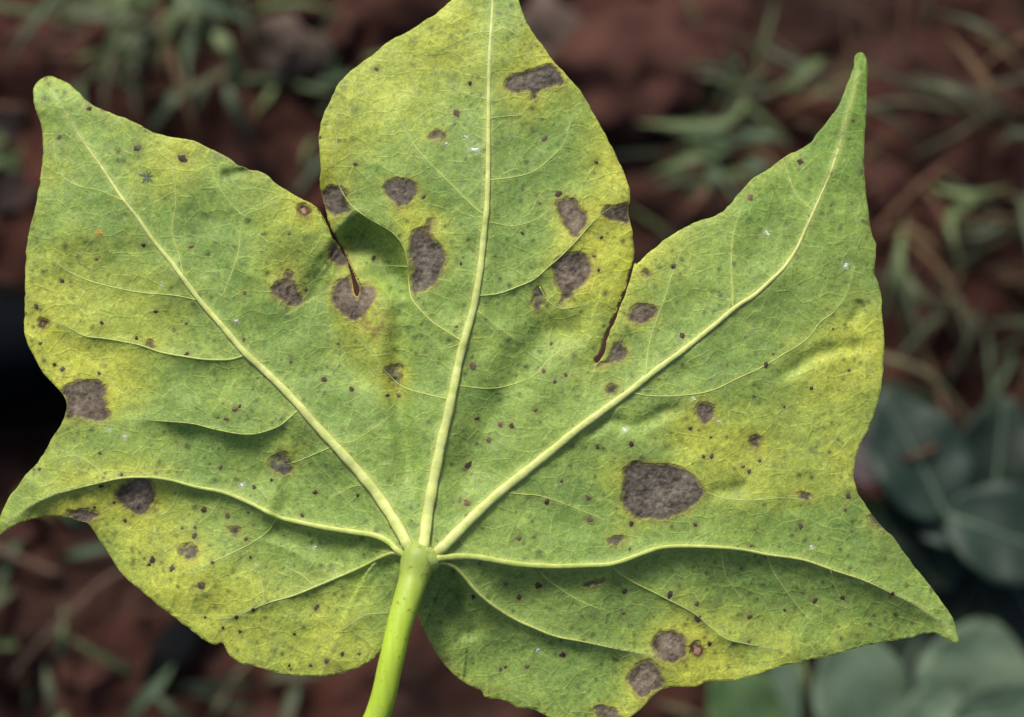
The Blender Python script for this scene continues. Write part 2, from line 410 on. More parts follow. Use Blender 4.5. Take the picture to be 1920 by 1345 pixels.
# necrotic blotches: outline polygons
BLOTCH = [
 ('dark', C2([(1155, 470), (1200, 420), (1290, 395), (1350, 375), (1430, 368), (1470, 410), (1490, 470), (1430, 490), (1350, 510), (1330, 560), (1300, 560), (1300, 520), (1220, 520), (1180, 510)])),
 ('dark', C2([(480, 1050), (510, 1010), (560, 1000), (620, 1010), (655, 1030), (655, 1080), (630, 1120), (590, 1155), (560, 1165), (530, 1130), (500, 1100)])),
 ('dark', C2([(126, 1090), (170, 1045), (220, 1040), (260, 1070), (280, 1130), (280, 1190), (240, 1210), (180, 1200), (140, 1160)])),
 ('dark', C5([(625, 270), (680, 235), (730, 250), (760, 290), (810, 340), (825, 400), (805, 480), (760, 550), (700, 590), (650, 600), (630, 560), (640, 470), (625, 380)])),
 ('grey', C5([(705, 235), (720, 190), (745, 165), (765, 190), (750, 225), (738, 250)])),
 ('warm', C5([(1440, 100), (1480, 65), (1540, 75), (1580, 110), (1620, 170), (1600, 240), (1560, 290), (1510, 250), (1470, 190)])),
 ('warm', C5([(1700, 150), (1720, 115), (1790, 105), (1846, 92), (1846, 205), (1790, 195), (1710, 180)])),
 ('warm', C5([(1425, 440), (1470, 390), (1520, 370), (1590, 370), (1630, 410), (1640, 480), (1600, 550), (1540, 600), (1500, 640), (1450, 670), (1475, 610), (1440, 530)])),
 ('grey', C5([(1312, 640), (1340, 560), (1378, 610), (1360, 680), (1330, 700)])),
 ('warm', C5([(180, 630), (195, 560), (240, 520), (285, 500), (300, 560), (325, 635), (345, 560), (420, 560), (430, 620), (400, 680), (350, 740), (300, 745), (230, 700)])),
 ('warm', C5([(170, 370), (190, 320), (222, 325), (262, 395), (285, 440), (220, 440), (185, 420)])),
 ('warm', C4([(1525, 190), (1560, 140), (1610, 130), (1660, 150), (1690, 220), (1690, 265), (1620, 280), (1560, 240)])),
 ('grey', C4([(1585, 110), (1595, 88), (1620, 82), (1645, 100), (1645, 125), (1615, 134)])),
 ('grey', C5([(480, 1040), (500, 1010), (560, 985), (580, 1030), (575, 1100), (540, 1130), (500, 1080)])),
 ('warm', C4([(345, 760), (420, 700), (510, 695), (560, 700), (600, 740), (590, 810), (615, 890), (590, 925), (510, 925), (430, 905), (365, 910), (375, 830)])),
 ('grey', C4([(1505, 1150), (1540, 1105), (1600, 1100), (1620, 1150), (1640, 1190), (1600, 1230), (1550, 1210), (1510, 1170)])),
 ('warm', C7([(650, 130), (700, 80), (760, 50), (830, 60), (870, 110), (870, 170), (830, 230), (790, 265), (740, 245), (680, 200)])),
 ('warm', C7([(375, 240), (450, 225), (540, 235), (550, 265), (490, 305), (430, 295)])),
 ('grey', C7([(1000, 450), (1040, 420), (1090, 430), (1115, 470), (1080, 505), (1030, 495)])),
 ('dark', [(1170, 880), (1185, 867), (1215, 870), (1255, 872), (1290, 885), (1308, 905), (1322, 920), (1305, 945), (1270, 968), (1230, 975), (1195, 972), (1172, 955), (1166, 935), (1170, 905)]),
 ('warm', C6([(665, 860), (700, 815), (750, 820), (775, 860), (770, 910), (720, 950), (690, 910)])),
 ('warm', C6([(970, 1045), (985, 1010), (1035, 1015), (1030, 1060), (1015, 1095), (990, 1070)])),
 ('warm', C6([(285, 340), (320, 290), (370, 265), (445, 290), (430, 340), (380, 375), (310, 375)])),
 ('dark', C6([(110, 620), (180, 570), (210, 490), (250, 480), (285, 530), (270, 580), (200, 600)])),
 ('dark', C6([(165, 745), (200, 725), (245, 735), (215, 768), (180, 768)])),
 ('dark', C6([(362, 95), (395, 75), (418, 95), (395, 117)])),
 ('warm', C9([(370, 870), (375, 820), (420, 785), (490, 790), (530, 830), (540, 890), (510, 930), (450, 945), (400, 920)])),
 ('warm', C9([(250, 1020), (280, 960), (340, 930), (395, 950), (420, 1010), (425, 1050), (370, 1085), (320, 1110), (270, 1070)])),
 ('warm', C9([(80, 1165), (120, 1150), (180, 1165), (215, 1205), (180, 1225), (120, 1210), (100, 1190)])),
 ('ring', C9([(556, 875), (570, 845), (600, 842), (624, 870), (618, 900), (590, 912), (565, 900)])),
 ('ring', C1([(1662, 935), (1680, 908), (1715, 908), (1742, 940), (1735, 970), (1705, 975), (1680, 962)])),
 ('ring', C4([(216, 372), (230, 348), (262, 348), (280, 370), (268, 398), (245, 408), (226, 395)])),
 ('warm', C2([(722, 760), (770, 735), (822, 765), (780, 788)])),
 ('dark', C9([(1418, 222), (1436, 214), (1478, 262), (1505, 292), (1450, 272)])),
 ('grey', C9([(1072, 120), (1110, 108), (1145, 130), (1130, 152), (1095, 140)])),
 ('warm', C4([(812, 500), (830, 475), (860, 480), (866, 505), (845, 520), (820, 515)])),
 ('grey', C9([(30, 560), (60, 545), (140, 535), (150, 548), (90, 565), (45, 575)])),
 ('grey', C9([(155, 350), (180, 330), (230, 335), (225, 358), (190, 375), (168, 370)])),
 ('grey', C7([(1285, 340), (1310, 322), (1345, 335), (1350, 352), (1325, 368), (1300, 360)])),
]
# small specks: (x, y, r) ; tone
SPECK = []
SPECK += C1([(498, 370, 14), (333, 530, 13), (770, 592, 24), (1020, 650, 25), (541, 1212, 10), (803, 1135, 11), (1073, 1145, 14), (1620, 1072, 7)])
SPECK += C2([(885, 635, 22), (960, 470, 12), (1378, 778, 16), (1667, 910, 14), (1350, 1140, 10), (1254, 1308, 10), (437, 388, 13), (318, 920, 12), (700, 1103, 12), (1455, 1085, 17), (120, 770, 8)])
SPECK += C5([(975, 1005, 20), (300, 1138, 15), (143, 1080, 13), (220, 880, 8), (420, 400, 12), (1415, 880, 10), (1372, 1033, 11), (1497, 1055, 13), (1435, 1093, 10), (1697, 285, 10), (1655, 390, 12), (1683, 470, 10), (885, 785, 9), (1328, 1253, 13), (560, 1170, 14), (500, 1170, 11), (1000, 1300, 14), (1130, 1330, 12), (1195, 1337, 12), (40, 580, 10), (910, 432, 9)])
SPECK += C4([(872, 312, 12), (570, 375, 11), (1047, 548, 15), (765, 460, 10), (1370, 208, 10), (1043, 378, 10), (1818, 693, 13), (1318, 862, 17), (1342, 845, 11), (1268, 915, 12), (1220, 905, 9), (350, 635, 15), (305, 610, 11), (555, 658, 9), (1236, 1187, 13), (680, 1225, 10), (560, 1105, 9), (205, 285, 16), (225, 490, 10), (1630, 593, 9), (1768, 1325, 14), (1365, 470, 10), (350, 140, 12), (220, 1195, 9)])
SPECK += C7([(1142, 228, 17), (1276, 263, 14), (1380, 390, 13), (1020, 330, 9), (1093, 326, 9), (1088, 375, 17), (853, 508, 19), (835, 535, 9), (965, 555, 17), (1128, 650, 19), (700, 290, 13), (640, 185, 8), (528, 213, 8), (1190, 522, 11), (1403, 493, 10), (1775, 775, 16), (1325, 830, 13), (1345, 910, 11), (1420, 787, 9), (1150, 830, 8), (1692, 258, 11), (1390, 240, 8), (1520, 62, 9), (1425, 100, 11), (1830, 1075, 15), (1650, 925, 9), (1250, 890, 9), (1620, 1100, 9), (1740, 1100, 9), (570, 95, 15)])
SPECK += C8([(75, 343, 0.1), (263, 355, 8), (750, 388, 13), (758, 220, 17), (850, 110, 13), (900, 38, 10), (952, 48, 11), (1108, 385, 12), (1300, 463, 14), (1292, 365, 10), (982, 547, 12), (1485, 483, 10), (1485, 128, 10), (1335, 140, 9), (1175, 292, 7), (80, 856, 13), (778, 806, 9), (983, 810, 14), (1068, 757, 16), (1018, 1120, 12), (923, 1122, 7), (900, 1133, 9), (1180, 1065, 15), (1455, 785, 10), (1478, 595, 8), (125, 1095, 12), (195, 1063, 9), (270, 1063, 8)])
SPECK += C9([(60, 140, 13), (67, 245, 14), (267, 264, 11), (580, 270, 12), (1093, 277, 15), (1310, 197, 8), (1325, 130, 16), (458, 612, 20), (588, 655, 11), (590, 728, 16), (845, 717, 13), (1162, 642, 15), (1297, 628, 11), (650, 850, 11), (842, 12, 9), (235, 596, 10), (230, 700, 8), (850, 372, 9), (1540, 605, 9), (1015, 687, 7), (840, 838, 9)])
SPECK += C6([(595, 448, 15), (1066, 613, 17), (310, 1055, 12), (120, 1072, 10), (640, 968, 11), (760, 1120, 17), (715, 1125, 11), (935, 1182, 10), (970, 1210, 12), (755, 1015, 8), (1320, 742, 9), (1030, 1150, 10), (1170, 845, 10), (1440, 410, 7), (1530, 640, 8), (545, 60, 12), (1105, 550, 8)])
SPECK += C3([(1137, 730, 16), (858, 930, 15), (1435, 497, 8), (430, 1310, 11)])
SPECK = [s for s in SPECK if s[2] > 1.5]
# faint dark-green smudges (no edge, several along the creases): x, y, r, strength
SMUDGE = []
SMUDGE += [p + (0.55,) for p in C1([(215, 1105, 22), (925, 880, 24), (1155, 970, 26), (1190, 857, 22), (880, 570, 20), (1290, 750, 45), (1370, 720, 40), (350, 300, 18), (1710, 1090, 25), (1085, 1060, 28), (770, 620, 30)])]
SMUDGE += [p + (0.55,) for p in C2([(640, 225, 30), (260, 490, 28), (870, 440, 45), (640, 370, 22), (240, 690, 34), (320, 630, 26), (300, 780, 26), (1200, 190, 24), (510, 1265, 28), (770, 490, 22)])]
SMUDGE += [p + (0.5,) for p in C6([(1130, 370, 24), (1115, 1165, 26), (580, 1030, 24), (1590, 260, 40), (1230, 600, 40), (1420, 510, 45), (700, 1170, 34), (900, 1310, 60), (460, 880, 40), (540, 860, 30)])]
SMUDGE += [p + (0.45,) for p in C3([(685, 1125, 18), (1330, 1050, 18), (760, 1215, 16), (890, 1155, 22), (1400, 1190, 26), (1360, 580, 40), (960, 1060, 18)])]
SMUDGE += [p + (0.5,) for p in C7([(190, 110, 26), (970, 765, 20), (1700, 880, 20), (1860, 555, 20), (430, 180, 30), (1130, 720, 20), (1200, 600, 18), (640, 370, 26), (450, 270, 30)])]
SMUDGE += [p + (0.5,) for p in C8([(213, 652, 24), (145, 680, 20), (455, 60, 22), (20, 940, 22), (690, 880, 60), (760, 940, 40), (720, 800, 40)])]  # last three paint shade into the hollow beside the lower right vein
WHITE = []
WHITE += C3([(950, 1130, 13), (1400, 1305, 17), (520, 1120, 6)]) + C6([(275, 970, 12), (660, 800, 10), (375, 685, 8), (800, 925, 8), (370, 745, 8)]) + C4([(912, 155, 10), (1325, 370, 11), (700, 1015, 11), (612, 975, 8)]) + C7([(1360, 85, 12), (1765, 440, 10)]) + C2([(985, 840, 22), (935, 770, 9), (825, 810, 9)]) + C8([(1070, 1047, 9)]) + C1([(510, 865, 8), (700, 990, 6)]) + C9([(1145, 380, 9)])

# chlorotic (yellow) patches: x, y, radius, strength
YEL = [(1130, 445, 60, 1.6), (250, 945, 60, .5), (190, 700, 60, .5), (1625, 650, 60, .5), (1310, 1250, 50, .6), (1160, 320, 45, .5), (1035, 110, 40, .5), (1125, 440, 75, 1.15), (1090, 520, 60, .7), (1150, 310, 60, .75), (1140, 250, 50, .5), (1030, 100, 60, .75), (985, 190, 55, .7), (1010, 60, 40, .5),
 (640, 250, 70, .75), (610, 320, 50, .85), (700, 150, 80, .5), (800, 440, 60, .85), (770, 400, 40, .7), (680, 600, 60, .75), (650, 500, 40, .5), (740, 720, 40, .7), (700, 650, 50, .6),
 (90, 640, 70, .85), (85, 570, 60, .75), (190, 690, 75, .95), (120, 690, 60, .8), (230, 740, 50, .7), (250, 930, 80, .95), (170, 925, 55, .85), (110, 960, 50, .7), (300, 1020, 90, .7), (380, 1120, 90, .6), (330, 1100, 70, .55), (440, 1180, 80, .6), (560, 1220, 110, .65), (650, 1200, 80, .5), (480, 1100, 60, .4),
 (280, 330, 75, .65), (340, 280, 50, .8), (320, 310, 50, .5), (560, 395, 55, .8), (530, 510, 55, .75), (480, 420, 60, .3), (100, 330, 50, .4), (180, 500, 90, .35), (250, 560, 100, .45), (120, 480, 60, .4), (300, 620, 80, .35),
 (1620, 640, 80, .95), (1540, 690, 70, .6), (1590, 770, 80, .6), (1480, 780, 90, .35), (1340, 830, 80, .8), (1390, 890, 80, .75), (1290, 800, 60, .6), (1590, 880, 60, .8), (1150, 890, 45, .75), (1180, 980, 40, .4), (1490, 900, 70, .5),
 (1280, 1190, 70, .85), (1310, 1250, 70, 1.0), (1200, 1330, 60, .75), (1180, 1250, 40, .4), (1450, 1235, 80, .6), (1600, 1190, 90, .4), (1370, 1170, 60, .3),
 (880, 110, 90, .55), (860, 30, 60, .5), (800, 80, 60, .5), (760, 200, 80, .4), (1230, 480, 60, .4), (1290, 460, 50, .35), (1180, 600, 50, .3), (640, 1100, 60, .3), (560, 850, 40, .35), (900, 640, 60, .2), (520, 800, 60, .3), (100, 870, 60, .35), (420, 700, 60, .3), (1060, 600, 60, .5), (1140, 540, 40, .7)]

# ------------------------------------------------------------------ the leaf surface on a fine grid
STEP = 2.5
U0, V0 = -30.0, -180.0
NU = int((1830 - U0) / STEP) + 1; NV = int((1390 - V0) / STEP) + 1
gu = U0 + STEP * np.arange(NU); gv = V0 + STEP * np.arange(NV)
GX, GY = np.meshgrid(gu, gv)

def sl_box(pts, pad):
    p = np.array([q[:2] for q in pts], float)
    i0 = max(0, int((p[:, 0].min() - pad - U0) / STEP)); i1 = min(NU, int((p[:, 0].max() + pad - U0) / STEP) + 2)
    j0 = max(0, int((p[:, 1].min() - pad - V0) / STEP)); j1 = min(NV, int((p[:, 1].max() + pad - V0) / STEP) + 2)
    return slice(j0, j1), slice(i0, i1)

def smin(a, k): return np.exp(-a / k)

H = np.zeros(GX.shape)
# broad shape: the blade arches, tips curl back and sides ripple
rr = np.hypot(GX - 790, GY - 1045)
H += 26 * np.exp(-(rr / 330.0) ** 2) - 62 * (rr / 1000.0) ** 2
H += 16 * fbm(GX / 330.0, GY / 330.0, 3, 2) + 9 * fbm(GX / 120.0 + 5, GY / 120.0, 11, 2) + 2.6 * fbm(GX / 42.0, GY / 42.0, 21, 2) + 0.8 * fbm(GX / 14.0, GY / 14.0, 23, 2)

paths_main = {k: catmull(v[0], 8.0) for k, v in MAIN.items()}
VEINMASK = np.zeros(GX.shape)
for k, p in paths_main.items():
    js, is_ = sl_box(p, 170)
    d, _, _, t, _ = seg_dist(GX[js, is_], GY[js, is_], p)
    amp = {'mid': 15, 'upper_left': 15, 'upper_right': 14, 'right': 17, 'left': 15, 'lower_right': 12, 'lower_left': 9}[k]
    H[js, is_] += amp * (1 - 0.75 * t) * np.exp(-d / 30.0)
    w0, w1 = MAIN[k][1], MAIN[k][2]
    VEINMASK[js, is_] = np.maximum(VEINMASK[js, is_], np.clip(1.15 - (d - 0.5 * (w0 + (w1 - w0) * t)) / 7.0, 0, 1))
paths_sec = [catmull(s[0], 8.0) for s in SEC]
for p, s in zip(paths_sec, SEC):
    js, is_ = sl_box(p, 70)
    d, _, _, t, _ = seg_dist(GX[js, is_], GY[js, is_], p)
    H[js, is_] += (0.8 + 0.55 * s[1]) * (1 - 0.5 * t) * np.exp(-d / 16.0)
    VEINMASK[js, is_] = np.maximum(VEINMASK[js, is_], 0.55 * np.clip(1.0 - (d - 0.4 * s[1]) / 5.0, 0, 1))

# folds: along a line the blade drops on one side and comes back w pixels later
def fold(pts, amp, w, side, ends=0.12, pad=None):
    p = catmull(pts, 8.0)
    js, is_ = sl_box(p, pad or w * 6)
    X, Y = GX[js, is_], GY[js, is_]
    d, bx, by, t, _ = seg_dist(X, Y, p)
    sx, sy = side
    on = ((X - bx) * sx + (Y - by) * sy)
    m = np.clip(on / (d + 1e-3) * 2.2 + 0.15, 0, 1)
    e = np.clip(np.minimum(t, 1 - t) / ends, 0, 1); e = e * e * (3 - 2 * e)
    q = d / w
    H[js, is_] -= amp * m * e * q * np.exp(1 - q)
P = paths_main
fold(MAIN['left'][0], 21, 66, (0, 1), .10)
fold(MAIN['right'][0][2:], 20, 78, (-.1, 1), .12)
fold(SEC[1][0], 26, 56, (0, 1), .38)
fold(SEC[0][0], 8, 44, (0, 1), .25)
fold(SEC[28][0], 7, 40, (-.4, 1), .25)
fold(MAIN['lower_right'][0], 20, 60, (-.5, 1), .15)
fold(MAIN['lower_left'][0], 10, 52, (0, 1), .15)
fold(SEC[16][0][4:12], 36, 42, (-1, .35), .2)
fold([(640, 1095), (560, 1040), (480, 1010)], 14, 50, (.2, -1), .2)
fold(SEC[14][0], 6, 30, (.3, 1), .25)
# creases: narrow valleys
def valley(pts, amp, w, ends=.2):
    p = catmull(pts, 8.0)
    js, is_ = sl_box(p, w * 4)
    d, _, _, t, _ = seg_dist(GX[js, is_], GY[js, is_], p)
    e = np.clip(np.minimum(t, 1 - t) / ends, 0, 1); e = e * e * (3 - 2 * e)
    H[js, is_] -= amp * e * np.exp(-(d / w) ** 2)
valley([(752, 470), (757, 540), (752, 620), (746, 700), (752, 790), (768, 880), (784, 960)], 20, 22)
valley([(1120, 560), (1070, 610), (1015, 640), (975, 690), (930, 770), (880, 860), (840, 950)], 20, 36)
valley([(640, 420), (690, 470), (735, 520), (752, 570)], 24, 32)
valley([(590, 470), (600, 560), (640, 650), (700, 760)], 14, 30)
valley([(840, 1090), (858, 1150), (880, 1210)], 16, 22)
valley([(1650, 655), (1560, 655), (1490, 690), (1440, 720)], 7.5, 15)
valley([(1290, 760), (1240, 775), (1190, 800), (1140, 790), (1090, 830)], 7.5, 13)
valley([(1320, 925), (1370, 920), (1410, 905)], 6.5, 15)
valley([(470, 318), (440, 325), (410, 330)], 7, 10)
valley([(1615, 560), (1605, 590), (1590, 610)], 5, 10)

# the sinus on the right: middle lobe lies a little behind the right lobe
d_slit, _, _, t_slit, _ = seg_dist(GX, GY, np.array([(1189, 490), (1172, 550), (1150, 605), (1128, 655), (1115, 682)]))
lobe_side = ((GX - 1150) * -0.9 + (GY - 600) * -0.35) > 0
H -= np.where(lobe_side, 1, 0) * 16 * np.exp(-d_slit / 34.0) * np.clip(1.15 - t_slit, 0, 1)
d_sin, _, _, t_sin, _ = seg_dist(GX, GY, np.array([(603, 362), (615, 414), (644, 467), (667, 521), (669, 556)]))
H -= np.where((GX - 640) * 0.87 - (GY - 470) * 0.5 > 0, 1, 0) * 24 * np.exp(-d_sin / 40.0) * np.clip(1.2 - t_sin, 0, 1)

dC = seg_dist(GX[::4, ::4], GY[::4, ::4], OUTLINE[::3], closed=True)[0]
def upsample(C):
    y = np.minimum(np.arange(NV) / 4.0, C.shape[0] - 1.001); x = np.minimum(np.arange(NU) / 4.0, C.shape[1] - 1.001)
    j = y.astype(int); i = x.astype(int); fy = (y - j)[:, None]; fx = (x - i)[None, :]
    T = C[j] * (1 - fy) + C[j + 1] * fy
    return T[:, i] * (1 - fx) + T[:, i + 1] * fx
dO = upsample(dC)
H -= 3 * np.exp(-dO / 8.0)                      # rolled rim
# tips: left tip curls to the viewer's far side, right tip is narrow and folded
H -= 26 * np.clip((330 - GY) / 230.0, 0, 1) ** 2 * (GX > 1480)
H -= 30 * np.clip((230 - GY) / 100.0, 0, 1) ** 2 * (GX < 300)

def sampH(u, v, A=None):
    A = H if A is None else A
    x = np.clip((np.asarray(u, float) - U0) / STEP, 0, NU - 1.001); y = np.clip((np.asarray(v, float) - V0) / STEP, 0, NV - 1.001)
    i = x.astype(int); j = y.astype(int); fx = x - i; fy = y - j
    return (A[j, i] * (1 - fx) + A[j, i + 1] * fx) * (1 - fy) + (A[j + 1, i] * (1 - fx) + A[j + 1, i + 1] * fx) * fy

# ---- lesions on the grid (ids per face), slightly sunken and papery
WX = GX + 3.0 * fbm(GX / 11.0, GY / 11.0, 41, 2) * 1.6; WY = GY + 3.0 * fbm(GX / 11.0 + 9, GY / 11.0, 43, 2) * 1.6
FXc = 0.25 * (WX[:-1, :-1] + WX[1:, :-1] + WX[:-1, 1:] + WX[1:, 1:]); FYc = 0.25 * (WY[:-1, :-1] + WY[1:, :-1] + WY[:-1, 1:] + WY[1:, 1:])
FID = np.zeros(FXc.shape, int)
NEC = np.zeros(GX.shape)         # how dead the tissue is (vertex)
HALO = np.zeros(GX.shape)
for n, (tone, poly) in enumerate(BLOTCH):
    pp = catmull(poly, 6.0, closed=True)
    js, is_ = sl_box(poly, 60)
    d, _, _, _, _ = seg_dist(WX[js, is_], WY[js, is_], pp, closed=True)
    ins = inside(WX[js, is_], WY[js, is_], pp)
    sd = np.where(ins, d, -d)
    NEC[js, is_] = np.maximum(NEC[js, is_], np.clip(sd / 4.0 + 0.55, 0, 1))
    HALO[js, is_] = np.maximum(HALO[js, is_], np.exp(-np.clip(-sd, 0, None) / 9.0))
    H[js, is_] -= 1.6 * np.clip(sd / 5.0, 0, 1)
    jf = slice(js.start, min(js.stop, NV - 1)); if_ = slice(is_.start, min(is_.stop, NU - 1))
    fi = inside(FXc[jf, if_], FYc[jf, if_], pp)
    sub = FID[jf, if_]; sub[fi] = n + 1
H += NEC * 1.5 * fbm(GX / 6.0, GY / 6.0, 51, 2)

# ---- pigment
Y = np.zeros(GX.shape)
for (x, y, r, a) in YEL:
    js, is_ = sl_box([(x, y)], r * 2.6)
    Y[js, is_] += a * np.exp(-((GX[js, is_] - x) ** 2 + (GY[js, is_] - y) ** 2) / (r * r))
Y = 1.0 * (1 - np.exp(-1.0 * Y ** 1.35))
Y *= 1 - 0.28 * np.clip((420 - GX) / 200.0, 0, 1) * np.clip((520 - GY) / 150.0, 0, 1)
Y += 0.22 * np.exp(-dO / 24.0) * (GX < 1500) + 0.06 * np.exp(-dO / 60.0)
Y += 0.30 * HALO
Y -= 0.22 * np.clip(VEINMASK * 1.5, 0, 1)
Y += 0.16 * fbm(GX / 55.0, GY / 55.0, 61, 4, 0.6) + 0.18 * fbm(GX / 9.0, GY / 9.0, 63, 2) - 0.03
Y = np.clip(Y, 0, 1)
G = fbm(GX / 150.0, GY / 150.0, 71, 3)                       # green tone drift
fine = fbm(GX / 7.0, GY / 7.0, 73, 3, 0.7)
tip = np.clip((520 - GY) / 300.0, 0, 1) * (GX > 1200) * np.clip((GX - 1200) / 250.0, 0, 1)   # the right lobe keeps a deeper green
def c3(c): return np.array(s2l(c))[None, None, :]
def lerp(a, b, t): return a * (1 - t[..., None]) + b * t[..., None]
GREEN = c3((132, 159, 79)); GREEN2 = c3((122, 153, 77)); DEEP = c3((98, 134, 54)); YELL = c3((190, 195, 76)); VEIN = c3((176, 190, 108))
col = lerp(GREEN, GREEN2, np.clip(0.5 + 1.4 * G, 0, 1))
col = lerp(col, DEEP, np.clip(tip * 0.85, 0, 1))
col = lerp(col, YELL, Y * (1 - 0.35 * np.clip(tip, 0, 1)))
_rw = np.random.default_rng(5)
white_n = _rw.normal(0, 1, GX.shape)
white_n = 0.6 * white_n + 0.4 * np.roll(white_n, 1, 1)
col = col * (1 + 0.27 * fine[..., None] + 0.13 * white_n[..., None])
col = lerp(col, c3((118, 128, 92)), np.clip(0.6 * fbm(GX / 13.0, GY / 13.0, 79, 3, 0.7) * (0.6 + fbm(GX / 90.0, GY / 90.0, 80, 2)), 0, 0.6))
col = lerp(col, VEIN, np.clip(VEINMASK, 0, 1) * 0.55)
for (x, y, r, a) in SMUDGE:
    js, is_ = sl_box([(x, y)], r * 2.5)
    g = np.exp(-((WX[js, is_] - x) ** 2 + (WY[js, is_] - y) ** 2) / (0.75 * r * r)) * a
    col[js, is_] = lerp(col[js, is_], c3((66, 92, 52)), g)
rng = np.random.default_rng(4)
pep_x, pep_y = np.meshgrid(np.arange(0, 470) * 4.0, np.arange(-40, 345) * 4.0)
pep_d = vnoise(pep_x / 120.0, pep_y / 120.0, 91)
for k in range(7500):                                        # pepper of tiny dots
    x = rng.uniform(0, 1800); y = rng.uniform(-60, 1345)
    if rng.random() > (0.75 if (x < 620 or y > 1120) else 0.5) or pep_d[int(y / 4) + 40, int(x / 4)] < 0.36: continue
    r = 1.7 + 3.6 * rng.random() ** 2.4; a = 0.35 + 0.6 * rng.random()
    js, is_ = sl_box([(x, y)], r * 2.2)
    if js.stop <= js.start or is_.stop <= is_.start: continue
    g = np.exp(-((GX[js, is_] - x) ** 2 + (GY[js, is_] - y) ** 2) / (r * r)) * a
    col[js, is_] = lerp(col[js, is_], c3((56, 60, 44)), g)
for (x, y, r) in WHITE:                                      # pale abraded film round the white bits
    js, is_ = sl_box([(x, y)], r * 4)
    n_ = np.clip(0.5 + 1.5 * fbm(GX[js, is_] / 6.0, GY[js, is_] / 6.0, 97, 2), 0, 1)
    g = np.exp(-((GX[js, is_] - x) ** 2 + (GY[js, is_] - y) ** 2) / (2.2 * r * r)) * 0.75 * n_
    col[js, is_] = lerp(col[js, is_], c3((205, 215, 190)), g)
for (x, y, r) in SPECK:                                      # brown stain round each speck
    js, is_ = sl_box([(x, y)], r * 3)
    g = np.exp(-((GX[js, is_] - x) ** 2 + (GY[js, is_] - y) ** 2) / (2.6 * r * r)) * 0.6
    col[js, is_] = lerp(col[js, is_], c3((112, 104, 62)), g)
# sub-vein web of the scorched patch under the left sinus
g = np.exp(-((GX - 700) ** 2 + (GY - 605) ** 2) / 30.0 ** 2) * np.clip(0.2 + 2.4 * fbm(GX / 10.0, GY / 10.0, 99, 2), 0, 1)
col = lerp(col, c3((126, 96, 60)), 0.8 * g)
g = np.exp(-((GX - 150) ** 2 + (GY - 968) ** 2) / 26.0 ** 2) * np.clip(0.2 + 2.0 * fbm(GX / 12.0, GY / 12.0, 98, 2), 0, 1)
col = lerp(col, c3((112, 92, 58)), 0.8 * g)
g = np.exp(-((GX - 185) ** 2 + (GY - 438) ** 2) / 6.0 ** 2)
col = lerp(col, c3((190, 116, 50)), 0.9 * g)
g = np.exp(-dO / 4.0) * np.clip(3.0 * fbm(GX / 60.0, GY / 60.0, 111, 3) - 0.7, 0, 1)
col = lerp(col, c3((122, 98, 62)), 0.8 * g)
# dead tissue
TONE = {'dark': (93, 87, 78), 'warm': (102, 93, 81), 'grey': (90, 85, 78), 'ring': (58, 46, 42)}
nec_mott = 0.5 * fbm(GX / 5.0, GY / 5.0, 101, 2) + 0.5 * fbm(GX / 22.0, GY / 22.0, 103, 2)
for n, (tone, poly) in enumerate(BLOTCH):
    pp = catmull(poly, 6.0, closed=True)
    js, is_ = sl_box(poly, 30)
    d, _, _, _, _ = seg_dist(WX[js, is_], WY[js, is_], pp, closed=True)
    ins = inside(WX[js, is_], WY[js, is_], pp)
    sd = np.where(ins, d, -d)
    k = np.clip(sd / 9.0 + 0.55, 0, 1)
    base = c3(TONE[tone]) * (1 + 1.15 * nec_mott[js, is_])[..., None]
    rim = np.exp(-np.abs(sd - 2) / 3.5)
    base = base * (1 + 0.28 * np.clip((sd - 5) / 14.0, 0, 1) + 0.10 * np.sin(sd * 0.9 + 3 * nec_mott[js, is_]))[..., None]
    base = lerp(base, c3((82, 66, 50)), 0.45 * rim)
    crk = np.exp(-np.abs(fbm(GX[js, is_] / 17.0, GY[js, is_] / 17.0, 107 + n, 2)) / 0.035) * (sd > 3)
    base = lerp(base, c3((66, 58, 52)), 0.45 * crk)
    base = lerp(base, c3((150, 140, 122)), np.clip(_rw.normal(-1.1, 0.65, sd.shape), 0, 0.45))
    if tone == 'ring':
        base = lerp(base, c3((168, 130, 110)), np.clip((sd - 5.2) / 2.5, 0, 1))
    if tone == 'grey':
        k = k * np.clip(0.92 + 0.5 * fbm(GX[js, is_] / 8.0, GY[js, is_] / 8.0, 105, 2), 0, 1)
    stain = np.exp(-np.clip(-sd, 0, None) / 5.0) * 0.5
    col[js, is_] = lerp(col[js, is_], c3((140, 112, 52)), stain * (sd < 0))
    col[js, is_] = lerp(col[js, is_], base, k)
col = np.clip(col, 0.002, 0.9)

